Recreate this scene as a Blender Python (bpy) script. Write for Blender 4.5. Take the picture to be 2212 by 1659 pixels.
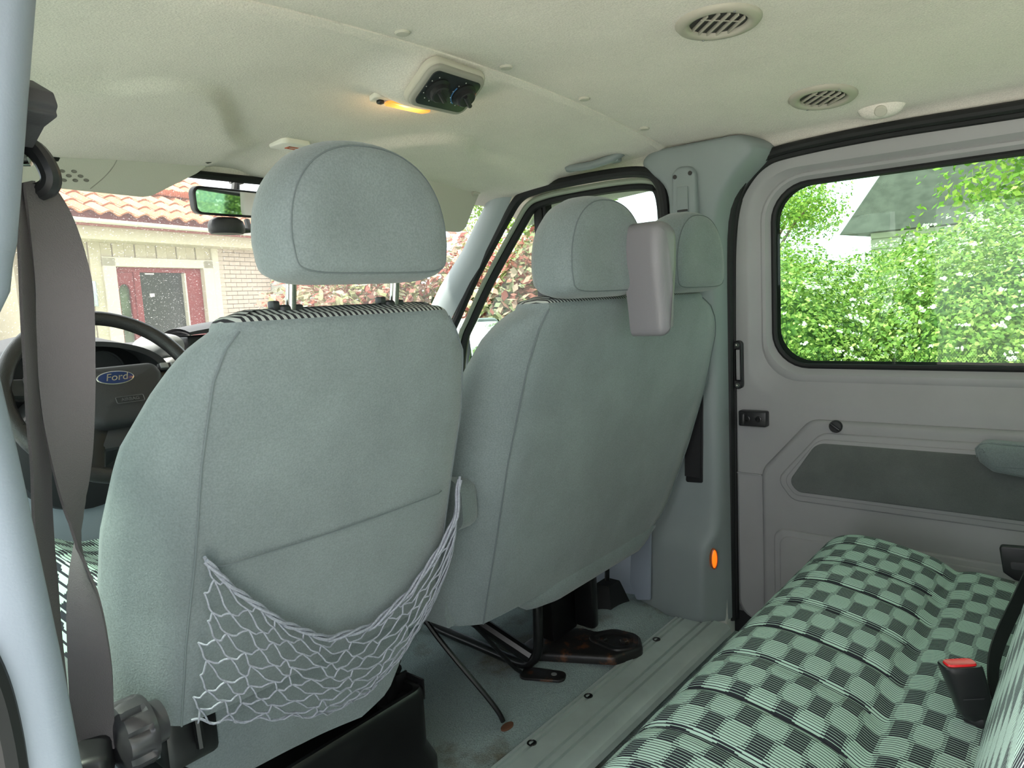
import bpy, bmesh, math, random
import numpy as np
from mathutils import Vector, Matrix, Euler

for _o in list(bpy.data.objects):
    bpy.data.objects.remove(_o)
random.seed(7)
scene = bpy.context.scene
COL = scene.collection

# ------------------------------------------------------------------ camera
cam_data = bpy.data.cameras.new('camera')
cam = bpy.data.objects.new('camera', cam_data)
COL.objects.link(cam)
cam_data.sensor_fit = 'HORIZONTAL'
cam_data.sensor_width = 36.0
cam_data.lens = 25.08
cam_data.clip_start = 0.02
cam_data.clip_end = 200
_X = Vector((1276, -249.5, 1541.0)).normalized()
_Y = Vector((-1876, -79.5, 1541.0)); _Y = (_Y - _X * _X.dot(_Y)).normalized()
_Z = _X.cross(_Y)
if _Z.y > 0: _Z = -_Z
right = Vector((_X.x, _Y.x, _Z.x)); down = Vector((_X.y, _Y.y, _Z.y)); fwd = Vector((_X.z, _Y.z, _Z.z))
m = Matrix((( right.x, -down.x, -fwd.x, 0.0), (right.y, -down.y, -fwd.y, 0.0),
            (right.z, -down.z, -fwd.z, 0.97), (0, 0, 0, 1)))
cam.matrix_world = m
scene.camera = cam

# ------------------------------------------------------------------ view + world + sun
vs = scene.view_settings
vs.view_transform = 'Standard'; vs.look = 'None'; vs.gamma = 1.0; vs.use_curve_mapping = False
vs.exposure = 1.5
scene.cycles.diffuse_bounces = 8; scene.cycles.max_bounces = 16; scene.cycles.transparent_max_bounces = 16

world = bpy.data.worlds.new('sky'); scene.world = world
world.use_nodes = True
nt = world.node_tree; nt.nodes.clear()
wo = nt.nodes.new('ShaderNodeOutputWorld'); bg = nt.nodes.new('ShaderNodeBackground')
tc = nt.nodes.new('ShaderNodeTexCoord'); nz = nt.nodes.new('ShaderNodeTexNoise')
nz.inputs['Scale'].default_value = 2.2; nz.inputs['Detail'].default_value = 6
rp = nt.nodes.new('ShaderNodeValToRGB')
rp.color_ramp.elements[0].position = 0.36; rp.color_ramp.elements[0].color = (0.74, 0.86, 0.98, 1)
rp.color_ramp.elements[1].position = 0.60; rp.color_ramp.elements[1].color = (1.0, 1.0, 1.0, 1)
nt.links.new(tc.outputs['Generated'], nz.inputs['Vector'])
nt.links.new(nz.outputs['Fac'], rp.inputs['Fac'])
nt.links.new(rp.outputs['Color'], bg.inputs['Color'])
bg.inputs["Strength"].default_value = 1.6
nt.links.new(bg.outputs['Background'], wo.inputs['Surface'])

sun_data = bpy.data.lights.new('sun', 'SUN'); sun = bpy.data.objects.new('sun', sun_data)
COL.objects.link(sun)
sun_data.energy = 5.5; sun_data.angle = math.radians(3.0); sun_data.color = (1.0, 0.95, 0.86)
sun.rotation_euler = Vector((0.50, -0.10, -1.0)).to_track_quat('-Z', 'Y').to_euler()
sun.location = (-3, -8, 14)

# ------------------------------------------------------------------ materials
def lin(c):
    r = []
    for v in c[:3]:
        v = v / 255.0
        r.append(v / 12.92 if v <= 0.04045 else ((v + 0.055) / 1.055) ** 2.4)
    return (r[0], r[1], r[2], 1.0)

MATS = {}
def mat(name, color, rough=0.6, bump=0.0, bscale=300.0, var=0.0, vscale=6.0, vpos=(0.38, 0.62), metal=0.0, spec=0.35,
        sheen=0.0, coat=0.0, bdist=0.002, var_color=None, fine=0.0, fscale=900.0):
    if name in MATS: return MATS[name]
    mm = bpy.data.materials.new(name); mm.use_nodes = True
    t = mm.node_tree; b = t.nodes['Principled BSDF']
    c = lin(color)
    b.inputs['Base Color'].default_value = c
    b.inputs['Roughness'].default_value = rough
    b.inputs['Metallic'].default_value = metal
    b.inputs['Specular IOR Level'].default_value = spec
    if sheen: b.inputs['Sheen Weight'].default_value = sheen
    if coat: b.inputs['Coat Weight'].default_value = coat
    co = t.nodes.new('ShaderNodeTexCoord')
    last = None
    if var or fine:
        c2 = lin(var_color) if var_color else tuple(max(0, v * (1 - var)) for v in c[:3]) + (1,)
        n = t.nodes.new('ShaderNodeTexNoise'); n.inputs['Scale'].default_value = vscale
        n.inputs['Detail'].default_value = 5; n.inputs['Roughness'].default_value = 0.6
        t.links.new(co.outputs['Object'], n.inputs['Vector'])
        r = t.nodes.new('ShaderNodeValToRGB')
        r.color_ramp.elements[0].position = vpos[0]; r.color_ramp.elements[0].color = c2
        r.color_ramp.elements[1].position = vpos[1]; r.color_ramp.elements[1].color = c
        t.links.new(n.outputs['Fac'], r.inputs['Fac']); last = r.outputs['Color']
        if fine:
            n2 = t.nodes.new('ShaderNodeTexNoise'); n2.inputs['Scale'].default_value = fscale
            n2.inputs['Detail'].default_value = 2
            t.links.new(co.outputs['Object'], n2.inputs['Vector'])
            r2 = t.nodes.new('ShaderNodeValToRGB')
            r2.color_ramp.elements[0].position = 0.3; r2.color_ramp.elements[0].color = (1 - fine,) * 3 + (1,)
            r2.color_ramp.elements[1].position = 0.7; r2.color_ramp.elements[1].color = (1, 1, 1, 1)
            t.links.new(n2.outputs['Fac'], r2.inputs['Fac'])
            mx = t.nodes.new('ShaderNodeMix'); mx.data_type = 'RGBA'; mx.blend_type = 'MULTIPLY'
            mx.inputs['Factor'].default_value = 1.0
            t.links.new(last, mx.inputs['A']); t.links.new(r2.outputs['Color'], mx.inputs['B'])
            last = mx.outputs['Result']
        t.links.new(last, b.inputs['Base Color'])
    if bump:
        n3 = t.nodes.new('ShaderNodeTexNoise'); n3.inputs['Scale'].default_value = bscale
        n3.inputs['Detail'].default_value = 3
        t.links.new(co.outputs['Object'], n3.inputs['Vector'])
        bp = t.nodes.new('ShaderNodeBump'); bp.inputs['Strength'].default_value = bump
        bp.inputs['Distance'].default_value = bdist
        t.links.new(n3.outputs['Fac'], bp.inputs['Height'])
        t.links.new(bp.outputs['Normal'], b.inputs['Normal'])
    MATS[name] = mm
    return mm

def emit_mat(name, color, strength, base=None):
    mm = bpy.data.materials.new(name); mm.use_nodes = True
    b = mm.node_tree.nodes['Principled BSDF']
    b.inputs['Base Color'].default_value = lin(base or color)
    b.inputs['Emission Color'].default_value = lin(color)
    b.inputs['Emission Strength'].default_value = strength
    b.inputs['Roughness'].default_value = 0.3
    return mm

def glass_mat(name, tint, rough=0.0, refl=1.0, specks=0.0):
    mm = bpy.data.materials.new(name); mm.use_nodes = True
    t = mm.node_tree; t.nodes.clear()
    out = t.nodes.new('ShaderNodeOutputMaterial')
    tr = t.nodes.new('ShaderNodeBsdfTransparent'); tr.inputs['Color'].default_value = tint + (1,)
    gl = t.nodes.new('ShaderNodeBsdfGlossy'); gl.inputs['Roughness'].default_value = rough
    fr = t.nodes.new('ShaderNodeFresnel'); fr.inputs['IOR'].default_value = 1.45
    ml = t.nodes.new('ShaderNodeMath'); ml.operation = 'MULTIPLY'; ml.inputs[1].default_value = refl
    t.links.new(fr.outputs['Fac'], ml.inputs[0])
    mx = t.nodes.new('ShaderNodeMixShader')
    t.links.new(ml.outputs[0], mx.inputs['Fac'])
    t.links.new(tr.outputs[0], mx.inputs[1]); t.links.new(gl.outputs[0], mx.inputs[2])
    res = mx.outputs[0]
    if specks:
        co = t.nodes.new('ShaderNodeTexCoord'); n = t.nodes.new('ShaderNodeTexNoise')
        n.inputs['Scale'].default_value = 240; n.inputs['Detail'].default_value = 4
        n.inputs['Roughness'].default_value = 0.75
        t.links.new(co.outputs['Object'], n.inputs['Vector'])
        r = t.nodes.new('ShaderNodeValToRGB')
        r.color_ramp.elements[0].position = 0.60; r.color_ramp.elements[0].color = (0.022, 0.022, 0.022, 1)
        r.color_ramp.elements[1].position = 0.68; r.color_ramp.elements[1].color = (specks,) * 3 + (1,)
        t.links.new(n.outputs['Fac'], r.inputs['Fac'])
        tl = t.nodes.new('ShaderNodeBsdfTranslucent'); tl.inputs['Color'].default_value = (0.9, 0.9, 0.88, 1)
        m2 = t.nodes.new('ShaderNodeMixShader')
        t.links.new(r.outputs['Color'], m2.inputs['Fac'])
        t.links.new(res, m2.inputs[1]); t.links.new(tl.outputs[0], m2.inputs[2])
        res = m2.outputs[0]
    t.links.new(res, out.inputs['Surface'])
    return mm

def striped_mat(name, pale, dark, cell=(0.0450, 0.031), stripe=0.0050, blocks=True):
    """woven seat cloth: fine stripes along V, dark blocks and pale ovals in a checker (UV in metres)"""
    mm = bpy.data.materials.new(name); mm.use_nodes = True
    t = mm.node_tree; b = t.nodes['Principled BSDF']
    b.inputs['Roughness'].default_value = 0.85; b.inputs['Specular IOR Level'].default_value = 0.15
    uv = t.nodes.new('ShaderNodeUVMap'); sp = t.nodes.new('ShaderNodeSeparateXYZ')
    t.links.new(uv.outputs['UV'], sp.inputs['Vector'])
    def M(op, a, b_=None, c_=None):
        n = t.nodes.new('ShaderNodeMath'); n.operation = op
        for i, v in enumerate((a, b_, c_)):
            if v is None: continue
            if isinstance(v, (int, float)): n.inputs[i].default_value = v
            else: t.links.new(v, n.inputs[i])
        return n.outputs[0]
    U, V = sp.outputs['X'], sp.outputs['Y']
    s = M('FRACT', M('DIVIDE', U, stripe))
    duty = 0.48
    if blocks:
        cu = M('DIVIDE', U, cell[0]); cv = M('DIVIDE', V, cell[1])
        iu = M('FLOOR', cu); iv = M('FLOOR', cv)
        par = M('FLOORED_MODULO', M('ADD', iu, iv), 2.0)
        fu = M('ABSOLUTE', M('SUBTRACT', M('FRACT', cu), 0.5)); fv = M('ABSOLUTE', M('SUBTRACT', M('FRACT', cv), 0.5))
        blk = M('MULTIPLY', M('LESS_THAN', fu, 0.45), M('LESS_THAN', fv, 0.36))
        dk = M('MULTIPLY', par, blk)
        # superellipse oval, a little bigger than its cell
        e = M('ADD', M('POWER', M('MULTIPLY', fu, 1.9), 3.0), M('POWER', M('MULTIPLY', fv, 1.9), 3.0))
        ov = M('MULTIPLY', M('SUBTRACT', 1.0, par), M('LESS_THAN', e, 0.95))
        d = M('ADD', M('SUBTRACT', duty, M('MULTIPLY', ov, 0.20)), M("MULTIPLY", dk, 0.33))
    else:
        d = duty
    isd = M('LESS_THAN', s, d)
    mx = t.nodes.new('ShaderNodeMix'); mx.data_type = 'RGBA'
    mx.inputs['A'].default_value = lin(pale); mx.inputs['B'].default_value = lin(dark)
    t.links.new(isd, mx.inputs['Factor'])
    t.links.new(mx.outputs['Result'], b.inputs['Base Color'])
    bp = t.nodes.new('ShaderNodeBump'); bp.inputs['Strength'].default_value = 0.25; bp.inputs['Distance'].default_value = 0.001
    t.links.new(isd, bp.inputs['Height']); t.links.new(bp.outputs['Normal'], b.inputs['Normal'])
    MATS[name] = mm
    return mm

# ------------------------------------------------------------------ mesh helpers
class MB:
    def __init__(s): s.v = []; s.f = []; s.uv = None
    def add(s, verts, faces):
        o = len(s.v); s.v += [tuple(p) for p in verts]; s.f += [tuple(i + o for i in f) for f in faces]
        return s
    def grid(s, rows, closed_u=False, closed_v=False, flip=False):
        o = len(s.v); n = len(rows); k = len(rows[0])
        for r in rows: s.v += [tuple(p) for p in r]
        for i in range(n if closed_v else n - 1):
            for j in range(k if closed_u else k - 1):
                a = o + i * k + j; b = o + i * k + (j + 1) % k
                c = o + ((i + 1) % n) * k + (j + 1) % k; d = o + ((i + 1) % n) * k + j
                s.f.append((a, d, c, b) if flip else (a, b, c, d))
        return s
    def loft(s, loops, cap=True):
        o = len(s.v); k = len(loops[0]); s.grid(loops, closed_u=True)
        if cap:
            s.f.append(tuple(o + j for j in reversed(range(k))))
            e = o + (len(loops) - 1) * k; s.f.append(tuple(e + j for j in range(k)))
        return s
    def tube(s, path, r, n=8, closed=False, flat=None):
        path = [Vector(p) for p in path]; N = len(path)
        loops = []; ref = None
        for i, p in enumerate(path):
            if closed: t = path[(i + 1) % N] - path[i - 1]
            else: t = path[min(i + 1, N - 1)] - path[max(i - 1, 0)]
            if t.length < 1e-9: t = Vector((0, 0, 1))
            t.normalize()
            if ref is None:
                ref = Vector((0, 0, 1)) if abs(t.z) < 0.9 else Vector((1, 0, 0))
            a = ref - t * ref.dot(t)
            if a.length < 1e-6: a = t.orthogonal()
            a.normalize(); b = t.cross(a); ref = a
            ri = r[i] if isinstance(r, (list, tuple)) else r
            rb = ri if flat is None else ri * flat
            loops.append([p + a * (ri * math.cos(2 * math.pi * j / n)) + b * (rb * math.sin(2 * math.pi * j / n)) for j in range(n)])
        if closed: s.grid(loops, closed_u=True, closed_v=True)
        else: s.loft(loops)
        return s
    def box(s, lo, hi, bevel=0.0, seg=2, rot=None, pivot=None):
        bm = bmesh.new(); bmesh.ops.create_cube(bm, size=1.0)
        lo = Vector(lo); hi = Vector(hi); c = (lo + hi) / 2; d = hi - lo
        for v in bm.verts: v.co = Vector((v.co.x * d.x, v.co.y * d.y, v.co.z * d.z))
        if bevel > 0:
            bmesh.ops.bevel(bm, geom=list(bm.edges), offset=min(bevel, min(d) * 0.49), segments=seg, profile=0.5, affect='EDGES')
        R = Euler(rot).to_matrix() if rot else Matrix.Identity(3)
        pv = Vector(pivot) if pivot else c
        bm.verts.index_update()
        vs_ = [R @ (v.co + c - pv) + pv for v in bm.verts]
        s.add(vs_, [[v.index for v in f.verts] for f in bm.faces]); bm.free()
        return s
    def lathe(s, prof, origin, axis, n=24):
        """prof: (radius, height) along axis"""
        ax = Vector(axis).normalized(); a = ax.orthogonal().normalized(); b = ax.cross(a); o = Vector(origin)
        loops = [[o + ax * h + a * (r * math.cos(2 * math.pi * j / n)) + b * (r * math.sin(2 * math.pi * j / n)) for j in range(n)] for r, h in prof]
        return s.loft(loops)
    def plate(s, pts2, frame, h, bevel=0.0, seg=3, dome=0.0, rings=0):
        """outline in a plane (frame = origin, ax, ay); raised by h along ax x ay with a rounded edge"""
        o, ax, ay = [Vector(q) for q in frame]; nn = ax.cross(ay).normalized()
        loops = []
        base = [Vector((p[0], p[1])) for p in pts2]
        def put(ps, hh): loops.append([o + ax * p.x + ay * p.y + nn * hh for p in ps])
        put(base, 0)
        if bevel > 0:
            for k in range(seg + 1):
                a = math.pi / 2 * k / seg
                put(offset_poly(base, -bevel * (1 - math.cos(a))), h - bevel + bevel * math.sin(a))
        else: put(base, h)
        if dome:
            top = offset_poly(base, -bevel); c = sum(top, Vector((0, 0))) / len(top)
            for k in range(1, 5):
                q = 1 - k * 0.22
                put([c + (p - c) * q for p in top], h + dome * (1 - q * q))
        s.loft(loops); return s
    def build(s, name, material, parent=None, smooth=True, angle=35, uvs=None, label=None, kind=None):
        me = bpy.data.meshes.new(name)
        me.from_pydata(s.v, [], s.f); me.validate(clean_customdata=False); me.update()
        if uvs is not None:
            ul = me.uv_layers.new(name='UVMap')
            for lp in me.loops: ul.data[lp.index].uv = uvs[lp.vertex_index]
        mats = material if isinstance(material, (list, tuple)) else [material]
        for q in mats: me.materials.append(q)
        if smooth:
            me.polygons.foreach_set('use_smooth', [True] * len(me.polygons))
            me.set_sharp_from_angle(angle=math.radians(angle))
        ob = bpy.data.objects.new(name, me); COL.objects.link(ob)
        if parent is not None: ob.parent = parent
        if label: ob['label'] = label
        if kind: ob['kind'] = kind
        return ob

def recalc(ob):
    bm = bmesh.new(); bm.from_mesh(ob.data); bmesh.ops.recalc_face_normals(bm, faces=bm.faces); bm.to_mesh(ob.data); bm.free()

def offset_poly(ps, d):
    """move every vertex of a closed 2-D outline along its normal (d<0 = inwards)"""
    n = len(ps); out = []
    A = sum(ps[i].x * ps[(i + 1) % n].y - ps[(i + 1) % n].x * ps[i].y for i in range(n))
    sg = 1 if A > 0 else -1
    for i in range(n):
        e1 = (ps[i] - ps[i - 1]); e2 = (ps[(i + 1) % n] - ps[i])
        if e1.length < 1e-9: e1 = e2
        if e2.length < 1e-9: e2 = e1
        e1 = e1.normalized(); e2 = e2.normalized()
        n1 = Vector((e1.y, -e1.x)) * sg; n2 = Vector((e2.y, -e2.x)) * sg
        mm_ = n1 + n2
        if mm_.length < 1e-6: mm_ = n1
        mm_.normalize(); k = max(0.4, mm_.dot(n1))
        out.append(ps[i] + mm_ * (d / k))
    return out

def round_poly(pts, r, seg=6):
    """fillet the corners of a closed 2-D polygon; r may be a list"""
    P = [Vector((p[0], p[1])) for p in pts]; n = len(P); out = []
    for i in range(n):
        ri = r[i] if isinstance(r, (list, tuple)) else r
        a = P[i - 1] - P[i]; b = P[(i + 1) % n] - P[i]; la, lb = a.length, b.length
        a.normalize(); b.normalize(); ang = a.angle(b) if la and lb else math.pi
        if ri <= 0 or ang > 3.1: out.append(P[i]); continue
        tl = min(ri / math.tan(ang / 2), la * 0.48, lb * 0.48); rr = tl * math.tan(ang / 2)
        bis = (a + b).normalized(); c = P[i] + bis * (rr / math.sin(ang / 2))
        s0 = P[i] + a * tl - c; s1 = P[i] + b * tl - c
        a0 = math.atan2(s0.y, s0.x); da = math.atan2(s1.y, s1.x) - a0
        while da > math.pi: da -= 2 * math.pi
        while da < -math.pi: da += 2 * math.pi
        for k in range(seg + 1):
            q = a0 + da * k / seg; out.append(c + Vector((math.cos(q), math.sin(q))) * rr)
    return out

def spline(pts, n=8, closed=False):
    P = [Vector(p) for p in pts]; N = len(P); out = []
    for i in range(N if closed else N - 1):
        if closed: p0, p1, p2, p3 = P[i - 1], P[i], P[(i + 1) % N], P[(i + 2) % N]
        else: p0, p1, p2, p3 = P[max(i - 1, 0)], P[i], P[i + 1], P[min(i + 2, N - 1)]
        for k in range(n):
            t = k / n
            out.append(0.5 * ((2 * p1) + (p2 - p0) * t + (2 * p0 - 5 * p1 + 4 * p2 - p3) * t * t + (3 * p1 - p0 - 3 * p2 + p3) * t ** 3))
    if not closed: out.append(P[-1])
    return out

def interp(tab, x):
    xs = [a for a, _ in tab]; ys = [b for _, b in tab]
    return float(np.interp(x, xs, ys))

def sstep(a, b, x):
    t = max(0.0, min(1.0, (x - a) / (b - a))); return t * t * (3 - 2 * t)

def tag(o, label=None, cat=None, group=None, kind=None):
    if label: o['label'] = label
    if cat: o['category'] = cat
    if group: o['group'] = group
    if kind: o['kind'] = kind
    return o

def thing(name, label, cat, loc=(0, 0, 0), rot=(0, 0, 0), group=None, kind=None):
    o = bpy.data.objects.new(name, None); COL.objects.link(o)
    o.location = loc; o.rotation_euler = rot; o.empty_display_size = 0.1
    return tag(o, label, cat, group, kind)

def world_child(ob, parent):
    """parent a mesh modelled in world coordinates to an Empty at the thing's base"""
    ob.parent = parent
    mw = Matrix.Translation(parent.location) @ parent.rotation_euler.to_matrix().to_4x4()
    ob.matrix_parent_inverse = mw.inverted()
    return ob

def text_obj(name, body, size, mw, material, parent, extrude=0.0006, shear=0.0):
    cu = bpy.data.curves.new(name, 'FONT'); cu.body = body; cu.size = size; cu.extrude = extrude
    cu.align_x = 'CENTER'; cu.align_y = 'CENTER'; cu.shear = shear
    tmp = bpy.data.objects.new(name + '_tmp', cu); COL.objects.link(tmp)
    dg = bpy.context.evaluated_depsgraph_get()
    me = bpy.data.meshes.new_from_object(tmp.evaluated_get(dg)); me.name = name
    bpy.data.objects.remove(tmp); bpy.data.curves.remove(cu)
    me.materials.clear(); me.materials.append(material)
    me.transform(mw)
    ob = bpy.data.objects.new(name, me); COL.objects.link(ob)
    if parent is not None: world_child(ob, parent) if parent.type == 'EMPTY' else setattr(ob, 'parent', parent)
    return ob

M_HEAD = mat('headliner', (228, 221, 212), 0.95, bump=0.5, bscale=300, var=0.06, vscale=5, fine=0.16, fscale=380, spec=0.1)
M_PLGREY = mat('grey_plastic', (148, 147, 148), 0.48, bump=0.12, bscale=900, var=0.05, vscale=7, spec=0.4, bdist=0.0008)
M_PLGREY2 = mat('pillar_plastic', (130, 138, 139), 0.5, bump=0.12, bscale=900, var=0.04, vscale=6, spec=0.4, bdist=0.0008)
M_KNEE = mat('pale_blue_grey_plastic', (188, 196, 208), 0.5, spec=0.4)
M_PLLIGHT = mat('light_grey_plastic', (134, 142, 154), 0.5, bump=0.15, bscale=500, spec=0.4, bdist=0.0008)
M_BLACK = mat('black_plastic', (30, 30, 32), 0.4, spec=0.45)
M_RUBBER = mat('black_rubber', (24, 25, 26), 0.62, spec=0.35)
M_DARKPL = mat('charcoal_plastic', (58, 57, 60), 0.5, bump=0.25, bscale=700, spec=0.4, bdist=0.0008)
M_CARPET = mat('carpet', (158, 174, 174), 0.97, bump=0.9, bscale=260, var=0.16, vscale=5, vpos=(0.30, 0.46), var_color=(120, 114, 98), fine=0.35, fscale=420, spec=0.05, bdist=0.004)
M_VELOUR = mat('grey_velour', (122, 132, 133), 0.93, bump=0.4, bscale=420, var=0.16, vscale=5.5, fine=0.22, fscale=420, spec=0.1, sheen=0.25, bdist=0.0015)
M_VELOUR_D = mat('dark_velour', (104, 108, 106), 0.93, bump=0.4, bscale=500, var=0.18, vscale=7, fine=0.12, fscale=600, spec=0.1, sheen=0.2)
M_STEEL = mat('chrome_steel', (190, 188, 182), 0.22, metal=1.0)
M_ALU = mat('aluminium_sill', (196, 208, 204), 0.42, metal=0.3, bump=0.08, bscale=60, var=0.12, vscale=9, spec=0.5)
M_BLKPAINT = mat('black_painted_steel', (22, 22, 23), 0.32, spec=0.5, var=0.35, vscale=18)
M_RUST = mat('rusty_black_steel', (30, 29, 29), 0.42, var=1.0, vscale=26, vpos=(0.34, 0.44), var_color=(96, 62, 42), spec=0.4, bump=0.3, bscale=80)
M_WEB = mat('belt_webbing', (92, 87, 89), 0.7, bump=0.4, bscale=800, spec=0.3)
M_CLOTH = striped_mat('striped_seat_cloth', (180, 207, 194), (46, 48, 55))
M_CLOTH2 = striped_mat('striped_band_cloth', (176, 180, 176), (50, 50, 54), blocks=False, stripe=0.0085)
G_SIDE = glass_mat('tinted_side_glass', (0.71, 0.86, 0.74), refl=0.6)
G_FRONT = glass_mat('door_glass', (0.74, 0.82, 0.77), refl=0.4)
G_WIND = glass_mat('dusty_windscreen', (0.70, 0.73, 0.70), refl=0.5, specks=0.3)
# ================================================================== THE SETTING
FZ = 0.06            # cab floor level
CX = 0.97            # centre line of the van

def ceil_z(x, y):
    c = (x - CX) / 0.9
    z = 1.392 - 0.073 * c * c - 0.05 * sstep(0.93, 1.03, abs(c))
    fy = max(0.0, y - 0.9)
    z -= 0.055 * min(1.0, fy / 0.72) ** 1.2 * 1.0
    # the front headliner starts with a small step behind the seam and dips over the doors
    z += 0.010 * (1 - sstep(0.895, 0.905, y)) if y > 0.3 else 0.010
    # recesses pressed in over both front seats
    for side in (-1, 1):
        xs = (x - CX) * side
        lim = 1.235 - 0.05 * sstep(0.46, 0.34, xs) + 0.26 * sstep(0.32, 0.06, xs)
        d = y - lim
        z -= 0.016 * sstep(-0.012, 0.03, d) * sstep(0.02, 0.10, xs)
    # bulge around the rear heater control
    z -= 0.046 * math.exp(-(((x - 0.99) / 0.105) ** 2 + ((y - 0.985) / 0.085) ** 2) ** 1.5) * sstep(0.9, 0.925, y)
    return z

ceiling = None
def build_ceiling():
    mb = MB(); rows = []
    xs = [0.06 + 1.83 * i / 120 for i in range(121)]
    ys = sorted(set([-0.85 + 1.7 * j / 40 for j in range(41)] + [0.86 + 0.006 * j for j in range(14)] + [0.95 + 0.75 * j / 70 for j in range(71)]))
    for y in ys:
        row = []
        for x in xs:
            c = (x - CX) / 0.9
            yy = min(y, 1.70 - 0.22 * c * c)
            row.append((x, yy, ceil_z(x, yy)))
        rows.append(row)
    edge = rows[-1]
    rows.append([(x, y + 0.003, min(z, 1.322 - 0.03 * ((x - CX) / 0.9) ** 2)) for x, y, z in edge])
    mb.grid(rows, flip=True)
    # upper skin so the roof is closed and opaque from above
    o = len(mb.v)
    top = [[(-0.03, -0.86, 1.45), (1.95, -0.86, 1.45)], [(-0.03, 1.3, 1.45), (1.95, 1.3, 1.45)], [(0.2, 1.72, 1.36), (1.75, 1.72, 1.36)]]
    mb.grid(top)
    ob = mb.build('ceiling', M_HEAD, angle=60)
    return tag(ob, 'pale grey fabric headliner over the whole cabin', 'ceiling', kind='structure')
ceiling = build_ceiling()

# seam piping and flush trim clips of the headliner are its parts
mb = MB(); mb.tube([(x, 0.897, ceil_z(x, 0.885) - 0.001) for x in [0.1 + 1.62 * i / 60 for i in range(61)]], 0.0035, 6)
mb.build('headliner_seam', M_HEAD, ceiling)
M_CLIP = mat('clip_plastic', (186, 182, 170), 0.6)
for x in (0.55, 0.822, 1.079, 1.339, 1.60):
    z = ceil_z(x, 0.86)
    mb = MB(); mb.lathe([(0.0125, 0.004), (0.0125, -0.001), (0.0105, -0.0035), (0.002, -0.0042)], (x, 0.868, z), (0, 0, 1), 20)
    mb.build('trim_clip', M_CLIP, ceiling)
# moulded bump with a round cap over the sliding door
mb = MB()
loops = []
for k, (s, h) in enumerate([(1.0, 0.02), (0.95, 0.0), (0.80, -0.018), (0.55, -0.030), (0.2, -0.033)]):
    loops.append([(1.775 + 0.028 * s * math.sin(a), 0.385 + 0.050 * s * math.cos(a), ceil_z(1.775 + 0.028 * s * math.sin(a), 0.385) + h * 0.6) for a in [2 * math.pi * i / 28 for i in range(28)]])
mb.loft(loops); ob = mb.build('headliner_bump', M_HEAD, ceiling, angle=80); recalc(ob)
mb = MB(); mb.lathe([(0.013, 0.004), (0.013, -0.002), (0.011, -0.004), (0.002, -0.0045)], (1.757, 0.382, ceil_z(1.757, 0.385) - 0.0125), (0.75, 0.1, 0.75), 24)
mb.build('round_cap', M_CLIP, ceiling)

# ---- floor
def build_floor():
    mb = MB(); rows = []
    for j in range(60):
        y = 0.885 + 1.25 * j / 59
        row = []
        for i in range(70):
            x = 0.10 + 1.78 * i / 69
            z = FZ - 0.012 * sstep(0.97, 0.90, y) + 0.012 * math.sin(x * 5 + 1.0) * math.sin(y * 6) * 0.5
            # transmission / tank hump under the passenger bench
            z += 0.045 * math.exp(-(((x - 1.62) / 0.16) ** 2 + ((y - 1.02) / 0.10) ** 2))
            row.append((x, y, z))
        rows.append(row)
    mb.grid(rows)
    mb.grid([[(0.1, -0.85, FZ - 0.05), (1.88, -0.85, FZ - 0.05)], [(0.1, 0.80, FZ - 0.05), (1.88, 0.80, FZ - 0.05)]])
    mb.grid([[(0.1, 0.80, FZ - 0.05), (1.88, 0.80, FZ - 0.05)], [(0.1, 0.885, FZ - 0.03), (1.88, 0.885, FZ - 0.03)]])
    ob = mb.build('floor', M_CARPET, angle=60)
    return tag(ob, 'blue-grey carpeted van floor with worn stains', 'floor', kind='structure')
floor = build_floor()

# ---- ribbed aluminium sill strip across the floor
def build_sill():
    prof = []   # (y, z)
    y0, y1 = 0.895, 0.745
    prof.append((y0 + 0.004, FZ - 0.02)); prof.append((y0, FZ + 0.002))
    zs = [(0.000, 0.004), (0.006, 0.004), (0.007, -0.003), (0.011, -0.003), (0.012, 0.005), (0.020, 0.005), (0.021, -0.002), (0.026, -0.002), (0.027, 0.005),
          (0.036, 0.005), (0.070, 0.005), (0.071, -0.003), (0.076, -0.003), (0.077, 0.005), (0.092, 0.005), (0.093, -0.003), (0.098, -0.003), (0.099, 0.005), (0.130, 0.005), (0.140, 0.002), (0.146, -0.006), (0.148, -0.02)]
    for d, h in zs: prof.append((y0 - d, FZ + h))
    mb = MB(); mb.grid([[(0.30, y, z) for y, z in prof], [(1.775, y, z) for y, z in prof]])
    ob = mb.build('trim_1', M_ALU, angle=20); recalc(ob)
    tag(ob, 'ribbed aluminium sill strip running across the carpet in front of the checked bench', 'sill strip', kind='structure')
    for x in (0.82, 1.056, 1.267, 1.592):
        m2 = MB(); m2.lathe([(0.0105, 0.0), (0.0105, 0.0015), (0.0095, 0.0022), (0.0085, 0.0006), (0.001, 0.0003)], (x, 0.875 - 0.032 + 0.032, FZ + 0.0045), (0, 0, 1), 18)
        m2.build('screw', M_BLKPAINT, ob)
    return ob
sill = build_sill()

# ---- right side: sliding door with window
def rr(y0, y1, z0, z1, r, n=8):
    """rounded rectangle in the YZ plane, list of (y,z), r = radii for (y0z0, y1z0, y1z1, y0z1)"""
    return round_poly([(y0, z0), (y1, z0), (y1, z1), (y0, z1)], r, n)

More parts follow.
